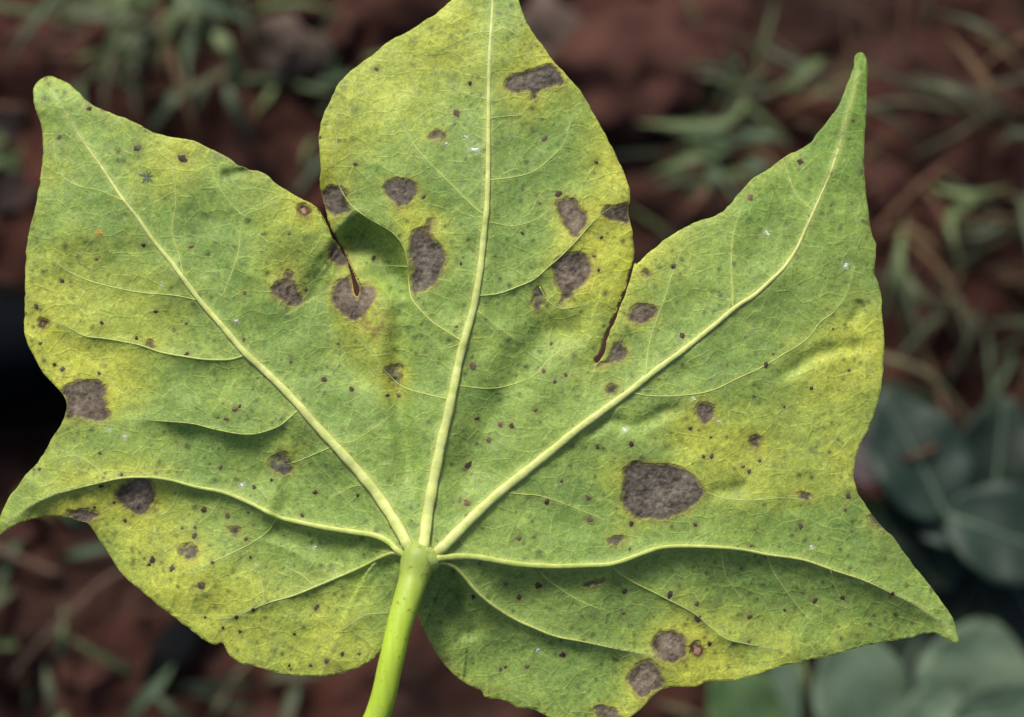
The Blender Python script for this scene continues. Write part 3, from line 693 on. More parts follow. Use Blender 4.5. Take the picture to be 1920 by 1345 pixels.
# ---- leaf materials (pigment comes from the attribute, fine relief from nodes)
def leaf_material(name, nec=False):
    m, nt, out = new_mat(name)
    at = node(nt, 'ShaderNodeAttribute'); at.attribute_name = 'pigment'
    px = node(nt, 'ShaderNodeAttribute'); px.attribute_name = 'tissue'
    n1 = node(nt, 'ShaderNodeTexNoise'); n1.inputs['Scale'].default_value = 2.6; n1.inputs['Detail'].default_value = 3; n1.inputs['Roughness'].default_value = 0.7
    nt.links.new(px.outputs['Vector'], n1.inputs['Vector'])
    vo = node(nt, 'ShaderNodeTexVoronoi'); vo.feature = 'DISTANCE_TO_EDGE'; vo.inputs['Scale'].default_value = 0.85; vo.inputs['Randomness'].default_value = 0.8
    # slightly bent cells
    nw = node(nt, 'ShaderNodeTexNoise'); nw.inputs['Scale'].default_value = 0.5; nw.inputs['Detail'].default_value = 2
    nt.links.new(px.outputs['Vector'], nw.inputs['Vector'])
    add = node(nt, 'ShaderNodeVectorMath'); add.operation = 'MULTIPLY_ADD'
    nt.links.new(nw.outputs['Color'], add.inputs[0]); add.inputs[1].default_value = (0.5, 0.5, 0); nt.links.new(px.outputs['Vector'], add.inputs[2])
    nt.links.new(add.outputs[0], vo.inputs['Vector'])
    vo2 = node(nt, 'ShaderNodeTexVoronoi'); vo2.feature = 'DISTANCE_TO_EDGE'; vo2.inputs['Scale'].default_value = 0.27; vo2.inputs['Randomness'].default_value = 0.85
    nt.links.new(add.outputs[0], vo2.inputs['Vector'])
    vo3 = node(nt, 'ShaderNodeTexVoronoi'); vo3.feature = 'F1'; vo3.inputs['Scale'].default_value = 0.27; vo3.inputs['Randomness'].default_value = 0.85
    nt.links.new(add.outputs[0], vo3.inputs['Vector'])
    sep = node(nt, 'ShaderNodeSeparateColor'); nt.links.new(vo3.outputs['Color'], sep.inputs[0])
    cell = ramp(nt, sep.outputs[0], [(0.0, 0.90), (1.0, 1.09)])
    line = ramp(nt, vo.outputs['Distance'], [(0.0, 1.0), (0.13, 0.0)])
    line2 = ramp(nt, vo2.outputs['Distance'], [(0.0, 1.0), (0.055, 0.0)])
    grain = ramp(nt, n1.outputs[0], [(0.28, 0.66), (0.72, 1.30)])
    c = mixrgb(nt, at.outputs['Color'], grain, 0.85 if not nec else 0.7, 'MULTIPLY')
    if not nec:
        c = mixrgb(nt, c, cell, 0.9, 'MULTIPLY')
        f1 = node(nt, 'ShaderNodeMath', operation='MULTIPLY'); nt.links.new(line, f1.inputs[0]); f1.inputs[1].default_value = 0.09
        c = mixrgb(nt, c, s2l((190, 208, 96)), f1.outputs[0])
        f2 = node(nt, 'ShaderNodeMath', operation='MULTIPLY'); nt.links.new(line2, f2.inputs[0]); f2.inputs[1].default_value = 0.13
        c = mixrgb(nt, c, s2l((184, 206, 96)), f2.outputs[0])
    p = node(nt, 'ShaderNodeBsdfPrincipled'); nt.links.new(c, p.inputs['Base Color'])
    p.inputs['Roughness'].default_value = 0.58 if not nec else 0.85
    p.inputs['Specular IOR Level'].default_value = 0.32 if not nec else 0.15
    hsum = node(nt, 'ShaderNodeMath', operation='MULTIPLY_ADD'); nt.links.new(n1.outputs[0], hsum.inputs[0]); hsum.inputs[1].default_value = 0.5 if not nec else 1.5
    lm = node(nt, 'ShaderNodeMath', operation='MULTIPLY'); nt.links.new(line, lm.inputs[0]); lm.inputs[1].default_value = 0.16
    nt.links.new(lm.outputs[0], hsum.inputs[2])
    h2 = node(nt, 'ShaderNodeMath', operation='MULTIPLY_ADD'); nt.links.new(line2, h2.inputs[0]); h2.inputs[1].default_value = 0.45; nt.links.new(hsum.outputs[0], h2.inputs[2])
    b = node(nt, 'ShaderNodeBump'); b.inputs['Strength'].default_value = 0.55; b.inputs['Distance'].default_value = 0.00016
    nt.links.new(h2.outputs[0], b.inputs['Height']); nt.links.new(b.outputs[0], p.inputs['Normal'])
    t = node(nt, 'ShaderNodeBsdfTranslucent'); nt.links.new(c, t.inputs[0])
    mx = node(nt, 'ShaderNodeMixShader'); mx.inputs[0].default_value = 0.14 if not nec else 0.04
    nt.links.new(p.outputs[0], mx.inputs[1]); nt.links.new(t.outputs[0], mx.inputs[2])
    nt.links.new(mx.outputs[0], out.inputs[0])
    return m
M['leaf'] = leaf_material('leaf_underside')
M['necrosis'] = leaf_material('dead_leaf_tissue', True)

# ---- mesh the blade and cut the lesions out as parts
FC_X = GX[:-1, :-1] + STEP / 2; FC_Y = GY[:-1, :-1] + STEP / 2
FIN = inside_rows(gu[:-1] + STEP / 2, gv[:-1] + STEP / 2, OUTLINE)
def on_leaf(x, y):
    i = int((x - U0) / STEP); j = int((y - V0) / STEP)
    return 0 <= i < NU - 1 and 0 <= j < NV - 1 and bool(FIN[j, i])
cnt = np.zeros(GX.shape, int)
for a in (slice(0, -1), slice(1, None)):
    for b in (slice(0, -1), slice(1, None)):
        cnt[a, b] += FIN
bnd = (cnt > 0) & (cnt < 4)
dOf, oXf, oYf = np.zeros(GX.shape), GX.copy(), GY.copy()
sel = np.where(bnd)
d_, x_, y_, _, _ = seg_dist(GX[sel], GY[sel], OUTLINE, closed=True)
okk = d_ < 2.6 * STEP
PXg = GX.copy(); PYg = GY.copy()
PXg[sel] = np.where(okk, x_, GX[sel]); PYg[sel] = np.where(okk, y_, GY[sel])

BASE = leaf_pt(787, 1045, float(sampH(787, 1045)))
leaf = empty('lobed_leaf', BASE)
tag(leaf, 'large yellow-green five-lobed leaf with brown dead spots, held up over the soil on its stalk', 'leaf')

ALLP = leaf_pts(PXg.ravel(), PYg.ravel(), H.ravel()) - np.array(BASE)
ALLC = col.reshape(-1, 3)
ALLT = np.stack([PXg.ravel() / 10.0, PYg.ravel() / 10.0, np.zeros(PXg.size)], -1)
gi = np.arange(NU * NV).reshape(NV, NU)
QUAD = np.stack([gi[1:, :-1], gi[1:, 1:], gi[:-1, 1:], gi[:-1, :-1]], -1)     # faces the camera

def grid_part(name, facemask, mat, parent, local=None):
    q = QUAD[facemask]
    if len(q) == 0: return None
    used, inv = np.unique(q.ravel(), return_inverse=True)
    f = inv.reshape(-1, 4)
    me = bpy.data.meshes.new(name)
    me.vertices.add(len(used)); me.vertices.foreach_set('co', ALLP[used].astype(np.float32).ravel())
    me.loops.add(f.size); me.loops.foreach_set('vertex_index', f.astype(np.int32).ravel())
    me.polygons.add(len(f)); me.polygons.foreach_set('loop_start', np.arange(0, f.size, 4, dtype=np.int32))
    me.polygons.foreach_set('use_smooth', np.ones(len(f), bool))
    ca = me.attributes.new('pigment', 'FLOAT_COLOR', 'POINT')
    ca.data.foreach_set('color', np.concatenate([ALLC[used], np.ones((len(used), 1))], 1).astype(np.float32).ravel())
    ta = me.attributes.new('tissue', 'FLOAT_VECTOR', 'POINT')
    ta.data.foreach_set('vector', ALLT[used].astype(np.float32).ravel())
    me.materials.append(mat)
    me.update(); me.validate()
    o = bpy.data.objects.new(name, me); COL.objects.link(o)
    o.parent = parent
    return o
blade = grid_part('blade', FIN & (FID == 0), M['leaf'], leaf)
sm = blade.modifiers.new('thickness', 'SOLIDIFY'); sm.thickness = 0.00014; sm.offset = -1.0
for n in range(len(BLOTCH)):
    m = FIN & (FID == n + 1)
    if m.sum() >= 3:
        grid_part('dead_spot', m, M['necrosis'], blade)

# ---- tubes
def tube(name, path, radii, mat, parent, origin, n=8, squash=1.0, nrm=None, caps=True):
    path = [Vector(p) for p in path]
    V, F = [], []
    m = len(path)
    for i, p in enumerate(path):
        t = (path[min(i + 1, m - 1)] - path[max(i - 1, 0)]).normalized()
        up = nrm if nrm is not None else (Vector((0, 0, 1)) if abs(t.z) < 0.9 else Vector((0, 1, 0)))
        a = t.cross(up).normalized(); b = a.cross(t).normalized()
        r = radii[i]
        for k in range(n):
            an = 2 * math.pi * k / n
            V.append(p + a * (r * math.cos(an)) + b * (r * squash * math.sin(an)) - Vector(origin))
    for i in range(m - 1):
        for k in range(n):
            F.append((i * n + k, i * n + (k + 1) % n, (i + 1) * n + (k + 1) % n, (i + 1) * n + k))
    if caps:
        F.append(tuple(reversed(range(n)))); F.append(tuple(range((m - 1) * n, m * n)))
    return mesh_obj(name, V, F, mat, parent)

M['vein'] = noise_mat('pale_vein', s2l((186, 200, 108)), s2l((210, 218, 146)), 600, rough=0.5, spec=0.3, bump=0.35, bump_scale=1500, bump_dist=0.0002, trans=0.08)
M['vein2'] = noise_mat('pale_side_vein', s2l((166, 188, 88)), s2l((196, 208, 116)), 500, rough=0.55, spec=0.3, bump=0.3, bump_scale=1500, bump_dist=0.0002, trans=0.1)
M['vein3'] = noise_mat('green_vein', s2l((168, 188, 88)), s2l((198, 208, 124)), 600, rough=0.5, spec=0.3, bump=0.35, bump_scale=1500, bump_dist=0.0002, trans=0.08)
M['joint'] = noise_mat('olive_joint', s2l((140, 160, 76)), s2l((172, 186, 104)), 500, rough=0.6, spec=0.25, bump=0.5, bump_scale=1600, bump_dist=0.0003, trans=0.05)
def stalk_material():
    m, nt, out = new_mat('green_stalk')
    at = node(nt, 'ShaderNodeAttribute'); at.attribute_name = 'pigment'
    tc = node(nt, 'ShaderNodeTexCoord')
    mp = node(nt, 'ShaderNodeMapping'); mp.inputs['Rotation'].default_value = (0, 0, R(-16)); mp.inputs['Scale'].default_value = (1500, 110, 300)
    nt.links.new(tc.outputs['Object'], mp.inputs['Vector'])
    n1 = node(nt, 'ShaderNodeTexNoise'); n1.inputs['Scale'].default_value = 1.0; n1.inputs['Detail'].default_value = 4; nt.links.new(mp.outputs[0], n1.inputs['Vector'])
    n2 = node(nt, 'ShaderNodeTexNoise'); n2.inputs['Scale'].default_value = 900; n2.inputs['Detail'].default_value = 3; nt.links.new(tc.outputs['Object'], n2.inputs['Vector'])
    c = mixrgb(nt, at.outputs['Color'], ramp(nt, n1.outputs[0], [(0.3, 0.90), (0.7, 1.08)]), 0.9, 'MULTIPLY')
    c = mixrgb(nt, c, s2l((96, 92, 52)), ramp(nt, n2.outputs[0], [(0.62, 0.0), (0.74, 0.7)]))
    p = node(nt, 'ShaderNodeBsdfPrincipled'); nt.links.new(c, p.inputs['Base Color']); p.inputs['Roughness'].default_value = 0.5; p.inputs['Specular IOR Level'].default_value = 0.3
    b = node(nt, 'ShaderNodeBump'); b.inputs['Strength'].default_value = 0.3; b.inputs['Distance'].default_value = 0.0002
    nt.links.new(n2.outputs[0], b.inputs['Height']); nt.links.new(b.outputs[0], p.inputs['Normal'])
    nt.links.new(p.outputs[0], out.inputs[0])
    return m
M['petiole'] = stalk_material()
rv = random.Random(8)
for k, (pts, w0, w1) in MAIN.items():
    p = catmull(pts, 6.0)
    m = len(p); path = []; rad = []
    for i, q in enumerate(p):
        t = i / (m - 1)
        w = 0.9 * (w1 + (w0 - w1) * (1 - t) ** 1.25)
        w *= 1 + 0.05 * math.sin(i * 0.7 + rv.random())
        h = float(sampH(q[0], q[1])) + (0.12 - 0.5 * max(0, t - 0.55) / 0.45) * w
        h += 7 * max(0, 1 - i * 6 / 90.0) - 16 * max(0, 1 - i / 4.0)
        w *= 0.5 + 0.5 * min(1, i / 4.0)
        path.append(leaf_pt(q[0], q[1], h)); rad.append(0.5 * w * PX * (1 if t < 0.97 else 0.7))
    tube('vein', path, rad, M['vein'] if k in ('mid', 'upper_left', 'upper_right') else M['vein3'], leaf, BASE, 10, 0.52, BACK)
for (pts, w0, w1), p in zip(SEC, paths_sec):
    m = len(p); path = []; rad = []
    for i, q in enumerate(p):
        t = i / (m - 1)
        w = 0.66 * (w0 + (w1 - w0) * t) * (1 - 0.75 * max(0, t - 0.8) / 0.2)
        h = float(sampH(q[0], q[1])) - 0.12 * w
        if not on_leaf(q[0], q[1]): continue
        path.append(leaf_pt(q[0], q[1], h)); rad.append(max(0.35, 0.5 * w) * PX)
    if len(path) > 2:
        tube('side_vein', path, rad, M['vein2'], leaf, BASE, 6, 0.8, BACK)
# stalk: joins the veins, runs out of the picture and down to the soil
pet = C8([(549, 560), (547, 580), (541, 612), (530, 660), (512, 730), (490, 800), (445, 950), (412, 1100), (350, 1340)]) + [(640, 1470), (590, 1600)]
pw = [12, 40, 60, 64, 55, 51, 46, 45, 46, 47, 48]
ph = [-14, -8, -3, 1, 11, 26, 48, 60, 56, 40, 0]
path = []; rad = []
pp = catmull([(a[0], a[1], w, h) for a, w, h in zip(pet, pw, ph)], 10.0)
hb = float(sampH(787, 1045))
for q in pp:
    path.append(leaf_pt(q[0], q[1], hb - 14 + q[3])); rad.append(0.5 * q[2] * PX)
end = path[-1]; dirn = (path[-1] - path[-4]).normalized()
tgt = gpt(300, 1900, 0.0); tgt.z = gz(tgt.x, tgt.y) - 0.01
c1_ = end + dirn * 0.13; c2_ = Vector((tgt.x, tgt.y, tgt.z)) + Vector((0.0, 0.0, 0.14))
for i in range(1, 41):
    t = i / 40
    path.append(end * (1 - t) ** 3 + c1_ * 3 * t * (1 - t) ** 2 + c2_ * 3 * t * t * (1 - t) + tgt * t ** 3); rad.append(rad[-1] * 1.001)
st = tube('stalk', path, rad, M['petiole'], leaf, BASE, 16, 0.95)
L_ = np.cumsum([0] + [(path[i + 1] - path[i]).length for i in range(len(path) - 1)]) / PX
kk = np.clip((L_ - 10) / 190.0, 0, 1)[:, None]; kk = kk * kk * (3 - 2 * kk)
pc = np.array(s2l((140, 160, 76)))[None] * (1 - kk) + np.array(s2l((166, 194, 62)))[None] * kk
pc = np.repeat(np.concatenate([pc, np.ones((len(pc), 1))], 1), 16, 0)
st.data.attributes.new('pigment', 'FLOAT_COLOR', 'POINT').data.foreach_set('color', pc.astype(np.float32).ravel())
# swollen joint where the veins meet the stalk
V = []; F = []; nr_, na_ = 7, 28
for i in range(nr_ + 1):
    s_ = i / nr_
    for k in range(na_):
        a = 2 * math.pi * k / na_
        rx = 35 + 4 * math.sin(3 * a + 1); ry = 33 + 3 * math.cos(2 * a)
        uu = 787 + rx * s_ * math.cos(a); vv = 1050 + ry * s_ * math.sin(a)
        V.append(leaf_pt(uu, vv, hb + 13 * (1 - s_ ** 2.2) - 2 + 1.2 * float(fbm(np.array([uu / 9.0]), np.array([vv / 9.0]), 3, 2)[0]) - 6 * s_ ** 6) - BASE)
for i in range(nr_):
    for k in range(na_):
        k2 = (k + 1) % na_
        F.append((i * na_ + k2, i * na_ + k, (i + 1) * na_ + k, (i + 1) * na_ + k2))
mesh_obj('stalk_joint', V, F, M['joint'], leaf)
# pale rim of the blade
rim = []
for q in OUTLINE:
    rim.append(leaf_pt(q[0], q[1], float(sampH(q[0], q[1])) - 0.6))
rm = tube('leaf_margin', rim + [rim[0]], [0.65 * PX] * (len(rim) + 1), M['leaf'], leaf, BASE, 5, 1.0, BACK, caps=False)
ro = np.vstack([OUTLINE, OUTLINE[:1]])
rcx = np.stack([sampH(ro[:, 0], ro[:, 1], col[:, :, k]) for k in range(3)], -1)
rcx = 0.75 * rcx + 0.25 * np.array(s2l((176, 186, 96)))
rcx = np.repeat(np.concatenate([rcx, np.ones((len(rcx), 1))], 1), 5, 0)
rm.data.attributes.new('pigment', 'FLOAT_COLOR', 'POINT').data.foreach_set('color', rcx.astype(np.float32).ravel())
rtx = np.repeat(np.stack([ro[:, 0] / 10, ro[:, 1] / 10, 0 * ro[:, 0]], -1), 5, 0)
rm.data.attributes.new('tissue', 'FLOAT_VECTOR', 'POINT').data.foreach_set('vector', rtx.astype(np.float32).ravel())

# ---- specks: raised crusts with ragged outlines
M['speck'] = noise_mat('dark_crust', s2l((44, 38, 34)), s2l((80, 68, 54)), 900, rough=0.75, spec=0.2, bump=0.4, bump_scale=2500, bump_dist=0.0002)
M['speck2'] = noise_mat('brown_crust', s2l((78, 67, 54)), s2l((108, 95, 72)), 900, rough=0.8, spec=0.2, bump=0.4, bump_scale=2500, bump_dist=0.0002)
M['speck3'] = noise_mat('greyish_crust', s2l((62, 60, 52)), s2l((98, 94, 78)), 900, rough=0.8, spec=0.2, bump=0.4, bump_scale=2500, bump_dist=0.0002)
rs = random.Random(12)
for (x, y, r) in SPECK:
    if not on_leaf(x, y): continue
    n = 12; V = []; F = []
    ang = rs.uniform(0, 6.28); el = rs.uniform(0.58, 1.0)
    rr_ = [r * 1.08 * (1 + 0.34 * rs.uniform(-1, 1)) for _ in range(n)]
    c = (x, y)
    V.append(leaf_pt(x, y, float(sampH(x, y)) + 1.1))
    for ring, f_, dh in ((0, 0.55, 1.15), (1, 1.0, 0.25)):
        for k in range(n):
            a = 2 * math.pi * k / n
            ex = rr_[k] * f_ * math.cos(a); ey = rr_[k] * f_ * el * math.sin(a)
            uu = x + ex * math.cos(ang) - ey * math.sin(ang); vv = y + ex * math.sin(ang) + ey * math.cos(ang)
            V.append(leaf_pt(uu, vv, float(sampH(uu, vv)) + dh))
    for k in range(n):
        k2 = (k + 1) % n
        F.append((0, 1 + k2, 1 + k)); F.append((1 + k, 1 + k2, 1 + n + k2, 1 + n + k))
    mesh_obj('small_spot', [v - BASE for v in V], F, rs.choice((M['speck'], M['speck'], M['speck2'], M['speck3'])), blade)
# ---- white flecks
M['white'] = noise_mat('white_fleck', (0.55, 0.58, 0.52), (0.8, 0.8, 0.78), 1500, rough=0.8, bump=0.3, bump_scale=3000, bump_dist=0.0002)
for (x, y, r) in WHITE:
    if r < 7 / 2.989: continue
    V = []; F = []
    for g_ in range(3 if r > 3 else 2):
        cx = x + rs.uniform(-1, 1) * r * 0.7; cy = y + rs.uniform(-1, 1) * r * 0.7; q = r * rs.uniform(0.35, 0.62)
        b0 = len(V); n = 7
        V.append(leaf_pt(cx, cy, float(sampH(cx, cy)) + 1.6))
        for k in range(n):
            a = 6.283 * k / n; s_ = q * rs.uniform(0.6, 1.25)
            uu = cx + s_ * math.cos(a); vv = cy + s_ * math.sin(a)
            V.append(leaf_pt(uu, vv, float(sampH(uu, vv)) + 0.2))
        for k in range(n): F.append((b0, b0 + 1 + (k + 1) % n, b0 + 1 + k))
    mesh_obj('white_fleck', [v - BASE for v in V], F, M['white'], blade)
# ---- the star-shaped grey mark on the left lobe
V = []; F = []
for (dx, dy, w) in [(-16, -3, 4), (-9, 14, 5), (2, 13, 6), (12, 12, 3), (14, -1, 3), (9, -9, 2.4), (1, -11, 2.4), (-8, -7, 2.0)]:
    L = math.hypot(dx, dy); nx, ny = -dy / L, dx / L; b0 = len(V)
    for (t, s_) in ((0.05, -0.15), (0.05, 0.15), (0.6, 0.5), (1.0, 0.0), (0.6, -0.5)):
        uu = 275 + dx * t + nx * w * s_; vv = 330 + dy * t + ny * w * s_
        V.append(leaf_pt(uu, vv, float(sampH(uu, vv)) + 0.7) - BASE)
    F.append((b0, b0 + 4, b0 + 3, b0 + 2, b0 + 1)[::1])
M['mark'] = noise_mat('grey_mark', s2l((84, 92, 84)), s2l((110, 118, 104)), 800, rough=0.8, bump=0)
o = mesh_obj('star_mark', V, F, M['mark'], blade, smooth=False)
o['label'] = 'small grey star-shaped mark'

# ------------------------------------------------------------------ things on the soil
def ribbon(name, path, width, mat, parent, origin, fold_=0.35, taper=1.0, twist=0.0, base_w=0.55):
    """a grass blade: V-folded strip with thickness from its fold, pointed end"""
    path = [Vector(p) for p in path]; m = len(path)
    V, F = [], []
    for i, p in enumerate(path):
        s = i / (m - 1)
        t = (path[min(i + 1, m - 1)] - path[max(i - 1, 0)]).normalized()
        a = t.cross(Vector((0, 0, 1)))
        if a.length < 1e-4: a = Vector((1, 0, 0))
        a.normalize(); b = a.cross(t).normalized()
        if twist:
            an = twist * s; a, b = a * math.cos(an) + b * math.sin(an), b * math.cos(an) - a * math.sin(an)
        w = 0.5 * width * (base_w + (1 - base_w) * min(1, s * 4)) * max(0.03, (1 - s ** 3)) ** taper
        V += [p - a * w + b * (w * fold_) - Vector(origin), p - Vector(origin), p + a * w + b * (w * fold_) - Vector(origin)]
    for i in range(m - 1):
        k = 3 * i
        F += [(k, k + 1, k + 4, k + 3), (k + 1, k + 2, k + 5, k + 4)]
    return mesh_obj(name, V, F, mat, parent)

G1 = noise_mat('grass_green', s2l((84, 102, 66)), s2l((110, 126, 84)), 60, rough=0.6, spec=0.3, bump=0.2, bump_scale=400, trans=0.2)
G2 = noise_mat('grass_dull', s2l((66, 78, 58)), s2l((92, 98, 74)), 60, rough=0.65, spec=0.3, bump=0.2, bump_scale=400, trans=0.2)
G3 = noise_mat('grass_dry', s2l((78, 62, 46)), s2l((102, 84, 62)), 80, rough=0.8, spec=0.2, bump=0.2, bump_scale=400, trans=0.1)
G4 = noise_mat('grass_blue', s2l((66, 86, 62)), s2l((90, 108, 82)), 60, rough=0.6, spec=0.3, bump=0.2, bump_scale=400, trans=0.2)

def tuft(label, u, v, nblades, length, width, seed, bias=None, lean=(0.15, 0.9), mats=(G1, G2, G4), dry=0.12, spread=0.018, traced=()):
    rd = random.Random(seed)
    p = gpt(u, v, 0.0); z0 = gz(p.x, p.y)
    base = Vector((p.x, p.y, z0))
    e = empty('grass_tuft', base)
    tag(e, label, 'grass tuft', 'grass tufts on the red soil')
    for k in range(nblades):
        az = rd.uniform(0, 2 * math.pi)
        if bias is not None and rd.random() < bias[1]:
            az = bias[0] + rd.gauss(0, bias[2])
        L = length * rd.uniform(0.55, 1.15)
        q = base + Vector((rd.gauss(0, spread), rd.gauss(0, spread), 0)); q.z = gz(q.x, q.y) - 0.003
        el = math.pi / 2 - rd.uniform(*lean); droop = rd.uniform(0.5, 2.0)
        n = 9; path = [q.copy()]; cur = q.copy()
        for i in range(n):
            s = (i + 0.5) / n
            a = el - droop * s ** 1.4
            cur = cur + Vector((math.cos(az) * math.cos(a), math.sin(az) * math.cos(a), math.sin(a))) * (L / n)
            az += rd.gauss(0, 0.06)
            g = gz(cur.x, cur.y) + 0.002
            if cur.z < g: cur.z = g
            path.append(cur.copy())
        mt = G3 if rd.random() < dry else rd.choice(mats)
        ribbon('grass_blade', path, width * rd.uniform(0.6, 1.25), mt, e, base, 0.4, 1.0, rd.uniform(-1, 1))
    for pts, w, mt in traced:
        q3 = []
        for (a, b, hh) in pts:
            g = gpt(a, b, hh); q3.append((g.x, g.y, g.z))
        c = catmull([tuple(t * 1000 for t in q) for q in q3], 7.0) / 1000.0
        ribbon('grass_blade', [Vector(t) for t in c], w * 0.82, mt, e, base, 0.35)
    return e

D90 = -math.pi / 2
tuft('thick grass tuft with long drooping blades behind the left lobe tip', 320, 20, 50, 0.062, 0.0034, 3, bias=(D90, 0.6, 0.8), dry=0.08,
     traced=[([(245, -60, .05), (228, 0, .055), (212, 70, .05), (190, 120, .04), (150, 165, .02)], .0052, G1),
             ([(255, 60, .04), (238, 95, .045), (226, 130, .04), (228, 178, .02)], .0056, G1),
             ([(255, 60, .04), (268, 100, .045), (285, 140, .03)], .0046, G2),
             ([(345, 0, .05), (318, 50, .05), (296, 100, .04), (283, 150, .02)], .0042, G1),
             ([(330, -20, .06), (380, 5, .06), (430, 25, .055), (478, 42, .05)], .008, G4),
             ([(365, 10, .05), (372, 60, .05), (392, 100, .03)], .0056, G1),
             ([(405, 60, .04), (428, 95, .045), (450, 150, .035), (462, 190, .02)], .0064, G1),
             ([(425, 160, .02), (440, 205, .025), (458, 240, .02), (478, 280, .01)], .0052, G4),
             ([(345, 150, .02), (318, 195, .025), (292, 228, .02), (272, 250, .01)], .0056, G4),
             ([(130, 20, .03), (180, 30, .04), (230, 30, .04), (300, 50, .04)], .006, G2),
             ([(395, 150, .02), (370, 200, .02), (350, 240, .01)], .005, G2)])
tuft('small sparse grass tuft between the left and middle lobes', 600, 165, 12, 0.030, 0.0034, 5, mats=(G4, G1), dry=0.0, spread=0.010, lean=(0.5, 1.1))
tuft('spiky grass rosette between the middle and upper right lobes', 1350, 235, 54, 0.040, 0.0027, 9, lean=(0.5, 1.25), dry=0.14, spread=0.018,
     traced=[([(1480, 170, .03), (1505, 135, .035), (1530, 118, .03), (1548, 110, .025)], .0060, G1),
             ([(1380, 150, .02), (1372, 120, .03), (1362, 80, .03)], .0036, G2),
             ([(1400, 190, .02), (1360, 230, .035), (1290, 235, .03), (1190, 230, .02)], .0044, G1),
             ([(1380, 250, .02), (1440, 255, .035), (1480, 265, .02)], .0040, G4),
             ([(1400, 300, .02), (1430, 320, .03), (1450, 345, .02)], .0070, G4),
             ([(1360, 280, .02), (1290, 300, .03), (1210, 330, .01)], .0050, G1),
             ([(1340, 300, .02), (1335, 350, .03), (1340, 400, .01)], .0060, G4)])
tuft('wiry grass clump in the far upper right corner', 1880, 160, 28, 0.070, 0.0021, 15, lean=(0.3, 1.2), dry=0.38, spread=0.03, mats=(G2, G4, G2),
     traced=[([(1920, 130, .02), (1860, 60, .04), (1780, 30, .03), (1740, 20, .02)], .0036, G2),
             ([(1890, 230, .02), (1860, 170, .04), (1800, 90, .03), (1770, 60, .02)], .0034, G3),
             ([(1860, 230, .01), (1800, 175, .04), (1740, 160, .03), (1700, 140, .02)], .0042, G2)])
tuft('tangled olive grass clump beside the right edge of the upper right lobe', 1790, 430, 36, 0.055, 0.0021, 21, lean=(0.4, 1.3), dry=0.4, spread=0.030, mats=(G2, G4, G2),
     traced=[([(1700, 640, .01), (1690, 560, .03), (1685, 480, .035), (1700, 400, .02)], .0046, G1),
             ([(1690, 500, .02), (1720, 550, .035), (1770, 590, .02), (1800, 640, .01)], .0040, G2),
             ([(1830, 370, .02), (1780, 410, .035), (1790, 460, .04), (1810, 520, .03)], .0046, G1),
             ([(1880, 420, .02), (1840, 440, .035), (1790, 450, .03)], .0040, G2),
             ([(1750, 350, .02), (1810, 365, .035), (1900, 350, .02)], .0036, G1),
             ([(1650, 440, .01), (1700, 425, .03), (1760, 470, .03), (1800, 560, .01)], .0034, G3)])
tuft('thin dark grass clump at the right edge above the broad leaves', 1860, 600, 20, 0.050, 0.0026, 27, lean=(0.4, 1.3), dry=0.25, spread=0.025, mats=(G2, G4))
tuft('small green sprout by the left edge beside the left lobe', 18, 300, 8, 0.016, 0.0050, 33, mats=(G1,), dry=0.0, spread=0.004, lean=(0.2, 1.0))
tuft('low pale grass tuft in the lower left corner', 70, 1330, 7, 0.030, 0.0034, 39, lean=(0.5, 1.3), dry=0.25, spread=0.016, mats=(G2, G1),
     traced=[([(240, 1345, .01), (270, 1310, .02), (300, 1280, .02), (330, 1240, .01)], .0056, G4),
             ([(100, 1345, .02), (92, 1290, .03), (85, 1245, .02)], .0050, G2)])
tuft('faint green grass tuft under the tip of the lower left lobe', 95, 1010, 9, 0.030, 0.0044, 45, lean=(0.4, 1.2), dry=0.1, spread=0.016, mats=(G2, G4))
tuft('short grass tuft just below the rounded lower left lobe', 480, 1330, 9, 0.036, 0.0036, 51, lean=(0.3, 1.2), dry=0.2, spread=0.014, mats=(G2,))

# ---- dry straws and twigs: each a thing
W1 = noise_mat('straw_brown', s2l((86, 58, 46)), s2l((118, 88, 72)), 120, rough=0.85, spec=0.15, bump=0.4, bump_scale=500)
W2 = noise_mat('straw_pale', s2l((86, 70, 60)), s2l((112, 94, 82)), 120, rough=0.85, spec=0.15, bump=0.4, bump_scale=500)
W3 = noise_mat('twig_olive', s2l((84, 84, 62)), s2l((112, 108, 84)), 120, rough=0.8, spec=0.2, bump=0.4, bump_scale=500)
W4 = noise_mat('twig_dark', s2l((66, 46, 40)), s2l((96, 72, 60)), 120, rough=0.85, spec=0.15, bump=0.4, bump_scale=500)
def twig(name, label, cat, pts, r0, r1, mat, group=None):
    q = []
    for (a, b, h) in pts:
        g = gpt(a, b, 0.0); g = gpt(a, b, gz(g.x, g.y) + h); q.append((g.x * 1000, g.y * 1000, g.z * 1000))
    c = catmull(q, 5.0) / 1000.0
    r0 *= 0.75; r1 *= 0.75
    m = len(c); rad = [r0 + (r1 - r0) * i / (m - 1) for i in range(m)]
    o = tube(name, [Vector(t) for t in c], rad, mat, None, (0, 0, 0), 7)
    tag(o, label, cat, group)
    return o
SG = 'dry straws lying on the soil'
twig('dry_straw', 'reddish-brown dry straw slanting beside the upper right lobe', 'straw', [(1640, 440, .004), (1700, 372, .010), (1760, 320, .012), (1800, 295, .006)], .0022, .0014, W1, SG)
twig('dry_straw', 'short tan straw stub below the spiky grass rosette', 'straw', [(1285, 415, .004), (1318, 370, .010), (1345, 335, .010)], .0030, .0026, W1, SG)
twig('dry_straw', 'orange-tan straw left of the upper right leaf tip', 'straw', [(1470, 215, .004), (1520, 190, .010), (1590, 168, .008)], .0028, .0020, W1, SG)
